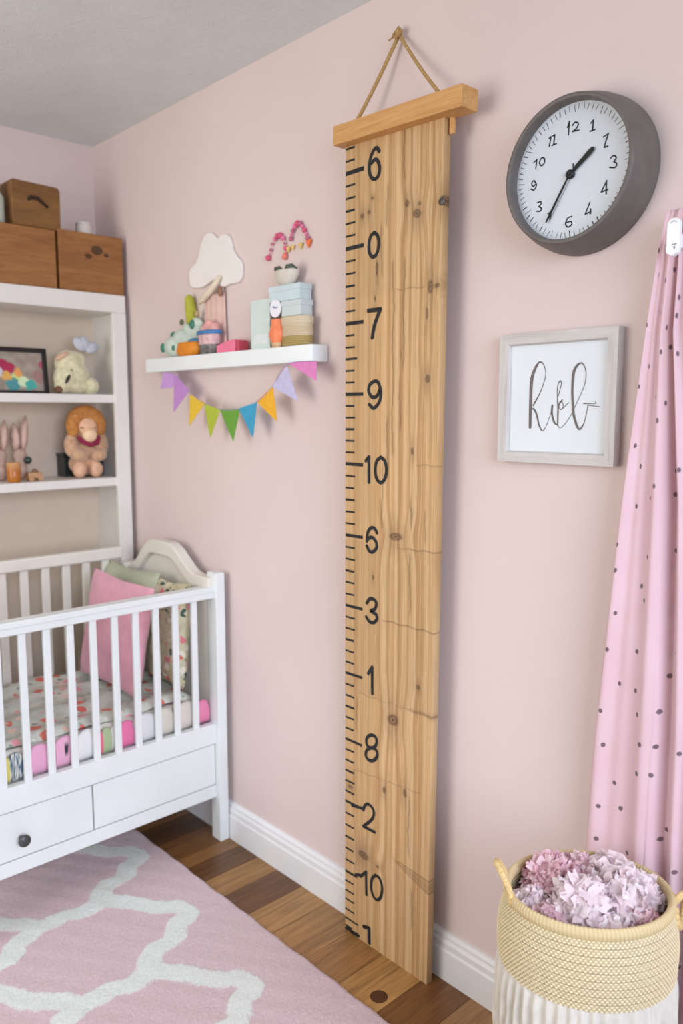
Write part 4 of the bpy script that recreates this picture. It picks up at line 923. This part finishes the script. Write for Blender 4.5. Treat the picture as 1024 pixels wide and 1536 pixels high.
STR2 = plain('straw_handle', '#d6ba82', .8, .15, 250, .5)
def rim_pt(a, r=rr, z=ZR): return Vector(rad(r, a, z))
aL = math.radians(178); aR = math.radians(4)
P = [rim_pt(aL-.26, rr+.002, ZR-.012), rim_pt(aL-.24, rr+.006, ZR+.014), rim_pt(aL-.13, rr+.016, ZR+.040), rim_pt(aL, rr+.021, ZR+.048), rim_pt(aL+.13, rr+.016, ZR+.040), rim_pt(aL+.24, rr+.006, ZR+.014), rim_pt(aL+.26, rr+.002, ZR-.012)]
MB().tube(smooth_path([tuple(p) for p in P], 5), .0058, 10).build('handle', STR2, bs, smooth=True)
P = [rim_pt(aR-.30, rr+.004, ZR-.004), rim_pt(aR-.26, rr+.016, ZR+.006), rim_pt(aR-.16, rr+.027, ZR-.002), rim_pt(aR-.12, rr+.028, ZR-.026), rim_pt(aR-.20, rr+.022, ZR-.046), rim_pt(aR-.34, rr+.013, ZR-.046), rim_pt(aR-.40, rr+.007, ZR-.026), rim_pt(aR-.38, rr+.004, ZR-.008)]
MB().tube(smooth_path([tuple(p) for p in P], 5), .0066, 10).build('handle', STR2, bs, smooth=True)
def skirt_pt(u, v):
    a = 2*PI*u; z = .460*(1-v)+.001*v
    pl_ = math.sin(a*44+1.8*math.sin(a*3)+.8*math.sin(a*7+v*2)); am = .0055*(1-.45*v)*(1-math.exp(-v*14))
    r = .150+.010*(1-math.exp(-v*9))-.012*v+am*pl_+.0025*nz(math.cos(a)*9, math.sin(a)*9, v*14)
    z += .008*math.sin(a-.4)*(1-v)
    return rad(r, a, z)
mb = MB().grid(700, 60, skirt_pt, wrap=True)
CLOTHM = NT('crinkled_grey_cloth'); v = CLOTHM.coord()
wv = CLOTHM.node('ShaderNodeTexWave', Vector=v, Scale=130., Distortion=1.5, _bands_direction='Z').outputs['Fac']
CLOTHM.color(CLOTHM.ramp(CLOTHM.noise(v, 30, 4), [(.3, '#cdc9bf'), (.7, '#dcd8ce')])); CLOTHM.rough(.9); CLOTHM.bump(wv, .25, .002)
tag(mb.build('cloth_skirt', CLOTHM.m, bs, smooth=True), 'gathered grey cloth skirt')
MB().grid(48, 6, lambda u, v: rad(.0001+.137*min(1, v*1.2), 2*PI*u, .001+.003*(v > .9)), wrap=True).build('base', STR2, bs)
MB().grid(48, 6, lambda u, v: rad(.0001+.134*v, 2*PI*u, .478), wrap=True).build('inner_tray', plain('pink_lining', '#dda8b2', .9, .08, 30, .1), bs)
def pompom(c, r, cols, n, wid, label, seed, crinkle=.35):
    rn = random.Random(seed); mb = MB(); C0 = Vector(c)
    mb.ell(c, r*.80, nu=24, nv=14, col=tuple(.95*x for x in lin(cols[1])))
    for k in range(n):
        zz = 1-2*(k+.5)/n; ph = k*2.39996; s = math.sqrt(1-zz*zz)
        d = Vector((s*math.cos(ph), s*math.sin(ph), zz))+Vector((rn.uniform(-.2, .2),)*3); d.normalize()
        side = d.cross(Vector((rn.uniform(-1, 1), rn.uniform(-1, 1), rn.uniform(-1, 1)))).normalized(); up = d.cross(side)
        L_ = r*rn.uniform(.82, 1.12); w_ = r*wid*rn.uniform(.7, 1.3)
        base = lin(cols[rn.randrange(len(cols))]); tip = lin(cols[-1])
        vs = []; cs = []; NS, NW = 4, 4
        bend = rn.uniform(-.35, .35)
        for i in range(NS+1):
            f = i/NS; rad = L_*(.62+.38*f); ww = w_*(.25+.75*math.sin(PI*min(.62, f*.62)))
            for j in range(NW+1):
                g = j/NW-.5
                jag = rn.uniform(-.10, .06)*r*(1 if i == NS else .25)
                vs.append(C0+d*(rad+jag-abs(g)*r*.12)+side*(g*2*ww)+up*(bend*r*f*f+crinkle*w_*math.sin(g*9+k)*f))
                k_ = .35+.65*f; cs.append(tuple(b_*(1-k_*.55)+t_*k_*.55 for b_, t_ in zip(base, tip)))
        o = len(mb.v); mb.v += [tuple(p) for p in vs]; mb.c += cs
        mb.f += [(o+i*(NW+1)+j, o+i*(NW+1)+j+1, o+(i+1)*(NW+1)+j+1, o+(i+1)*(NW+1)+j) for i in range(NS) for j in range(NW)]
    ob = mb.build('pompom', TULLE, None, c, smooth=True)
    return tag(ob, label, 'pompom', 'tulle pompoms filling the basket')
TULLE = vcol('soft_tulle', .95, 0, 300, sheen=.4, transl=.3)
pale = ['#fbdfe6', '#fdebef', '#fff8fa']; rosy = ['#efbcc8', '#f3c9d2', '#f9e2e7']; white_ = ['#fbe0e8', '#fdecf1', '#fff7f9']; deep = ['#eeb4c1', '#f3c3ce', '#f9dde3']
def pz(dx, dy): return (bcx+dx, bcy+dy)
def at(r_, f_, z):
    z += .006; q = RT*r_+FWD*f_*SQ; return (bcx+q.x, bcy+q.y, z)
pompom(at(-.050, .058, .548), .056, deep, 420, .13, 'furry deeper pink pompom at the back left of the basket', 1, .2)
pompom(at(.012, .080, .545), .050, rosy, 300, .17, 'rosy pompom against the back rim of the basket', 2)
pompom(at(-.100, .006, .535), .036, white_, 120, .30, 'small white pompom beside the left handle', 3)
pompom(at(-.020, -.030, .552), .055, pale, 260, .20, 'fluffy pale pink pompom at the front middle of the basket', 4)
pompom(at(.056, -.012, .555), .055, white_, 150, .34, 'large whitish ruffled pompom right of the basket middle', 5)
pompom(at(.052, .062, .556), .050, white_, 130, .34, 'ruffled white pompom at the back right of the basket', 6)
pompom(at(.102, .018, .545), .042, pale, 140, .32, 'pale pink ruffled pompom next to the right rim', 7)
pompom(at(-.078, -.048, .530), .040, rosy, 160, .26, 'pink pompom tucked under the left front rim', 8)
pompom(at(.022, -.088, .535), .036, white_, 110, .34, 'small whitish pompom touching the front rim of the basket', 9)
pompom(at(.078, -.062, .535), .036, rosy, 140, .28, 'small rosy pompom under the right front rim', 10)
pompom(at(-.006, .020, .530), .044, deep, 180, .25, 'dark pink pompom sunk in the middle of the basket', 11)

# ------------------------------------------------------------------ light, sky, camera
def area(name, loc, target, sx, sy, watts, col, spread=PI):
    l = bpy.data.lights.new(name, 'AREA'); l.shape = 'RECTANGLE'; l.size = sx; l.size_y = sy; l.energy = watts; l.color = lin(col)
    o = bpy.data.objects.new(name, l); COL.objects.link(o); o.location = loc; l.spread = spread
    o.rotation_euler = (Vector(target)-Vector(loc)).to_track_quat('-Z', 'Y').to_euler(); return o
area('window_light', (-2.9, 1.9, 1.45), (0, 1.0, 1.2), 1.3, 1.7, 39, '#fdf7f0')
area('rear_fill_light', (-1.3, -1.4, 1.6), (-.5, 1.9, .2), 1.8, 1.6, 31, '#e3ebfe', math.radians(100))  # added unseen fill behind the camera, narrowed beam to brighten the crib front
w_ = bpy.data.worlds.new('room_glow'); scene.world = w_; w_.use_nodes = True
w_.node_tree.nodes['Background'].inputs[0].default_value = (*lin('#f2f1f0'), 1); w_.node_tree.nodes['Background'].inputs[1].default_value = .42
cd = bpy.data.cameras.new('camera'); co_ = bpy.data.objects.new('camera', cd); COL.objects.link(co_)
d_, h_, yaw, pit, rol, f_ = 1.46446, 1.41222, .75065, .12385, -.00023, 1199.49847
fw = Vector((math.sin(yaw)*math.cos(pit), math.cos(yaw)*math.cos(pit), -math.sin(pit))); rt = Vector((math.cos(yaw), -math.sin(yaw), 0)); up = rt.cross(fw)
co_.matrix_world = Matrix(((rt.x, up.x, -fw.x, -d_), (rt.y, up.y, -fw.y, 0), (rt.z, up.z, -fw.z, h_), (0, 0, 0, 1)))
cd.sensor_fit = 'VERTICAL'; cd.sensor_height = 36; cd.lens = 36*f_/1536; cd.clip_start = .05
cd.dof.use_dof = True; cd.dof.focus_distance = 1.68; cd.dof.aperture_fstop = 2.6
scene.camera = co_
scene.view_settings.view_transform = 'Standard'; scene.view_settings.look = 'None'; scene.view_settings.exposure = 0
scene.cycles.use_denoising = True; scene.cycles.max_bounces = 8; scene.cycles.sample_clamp_indirect = 6
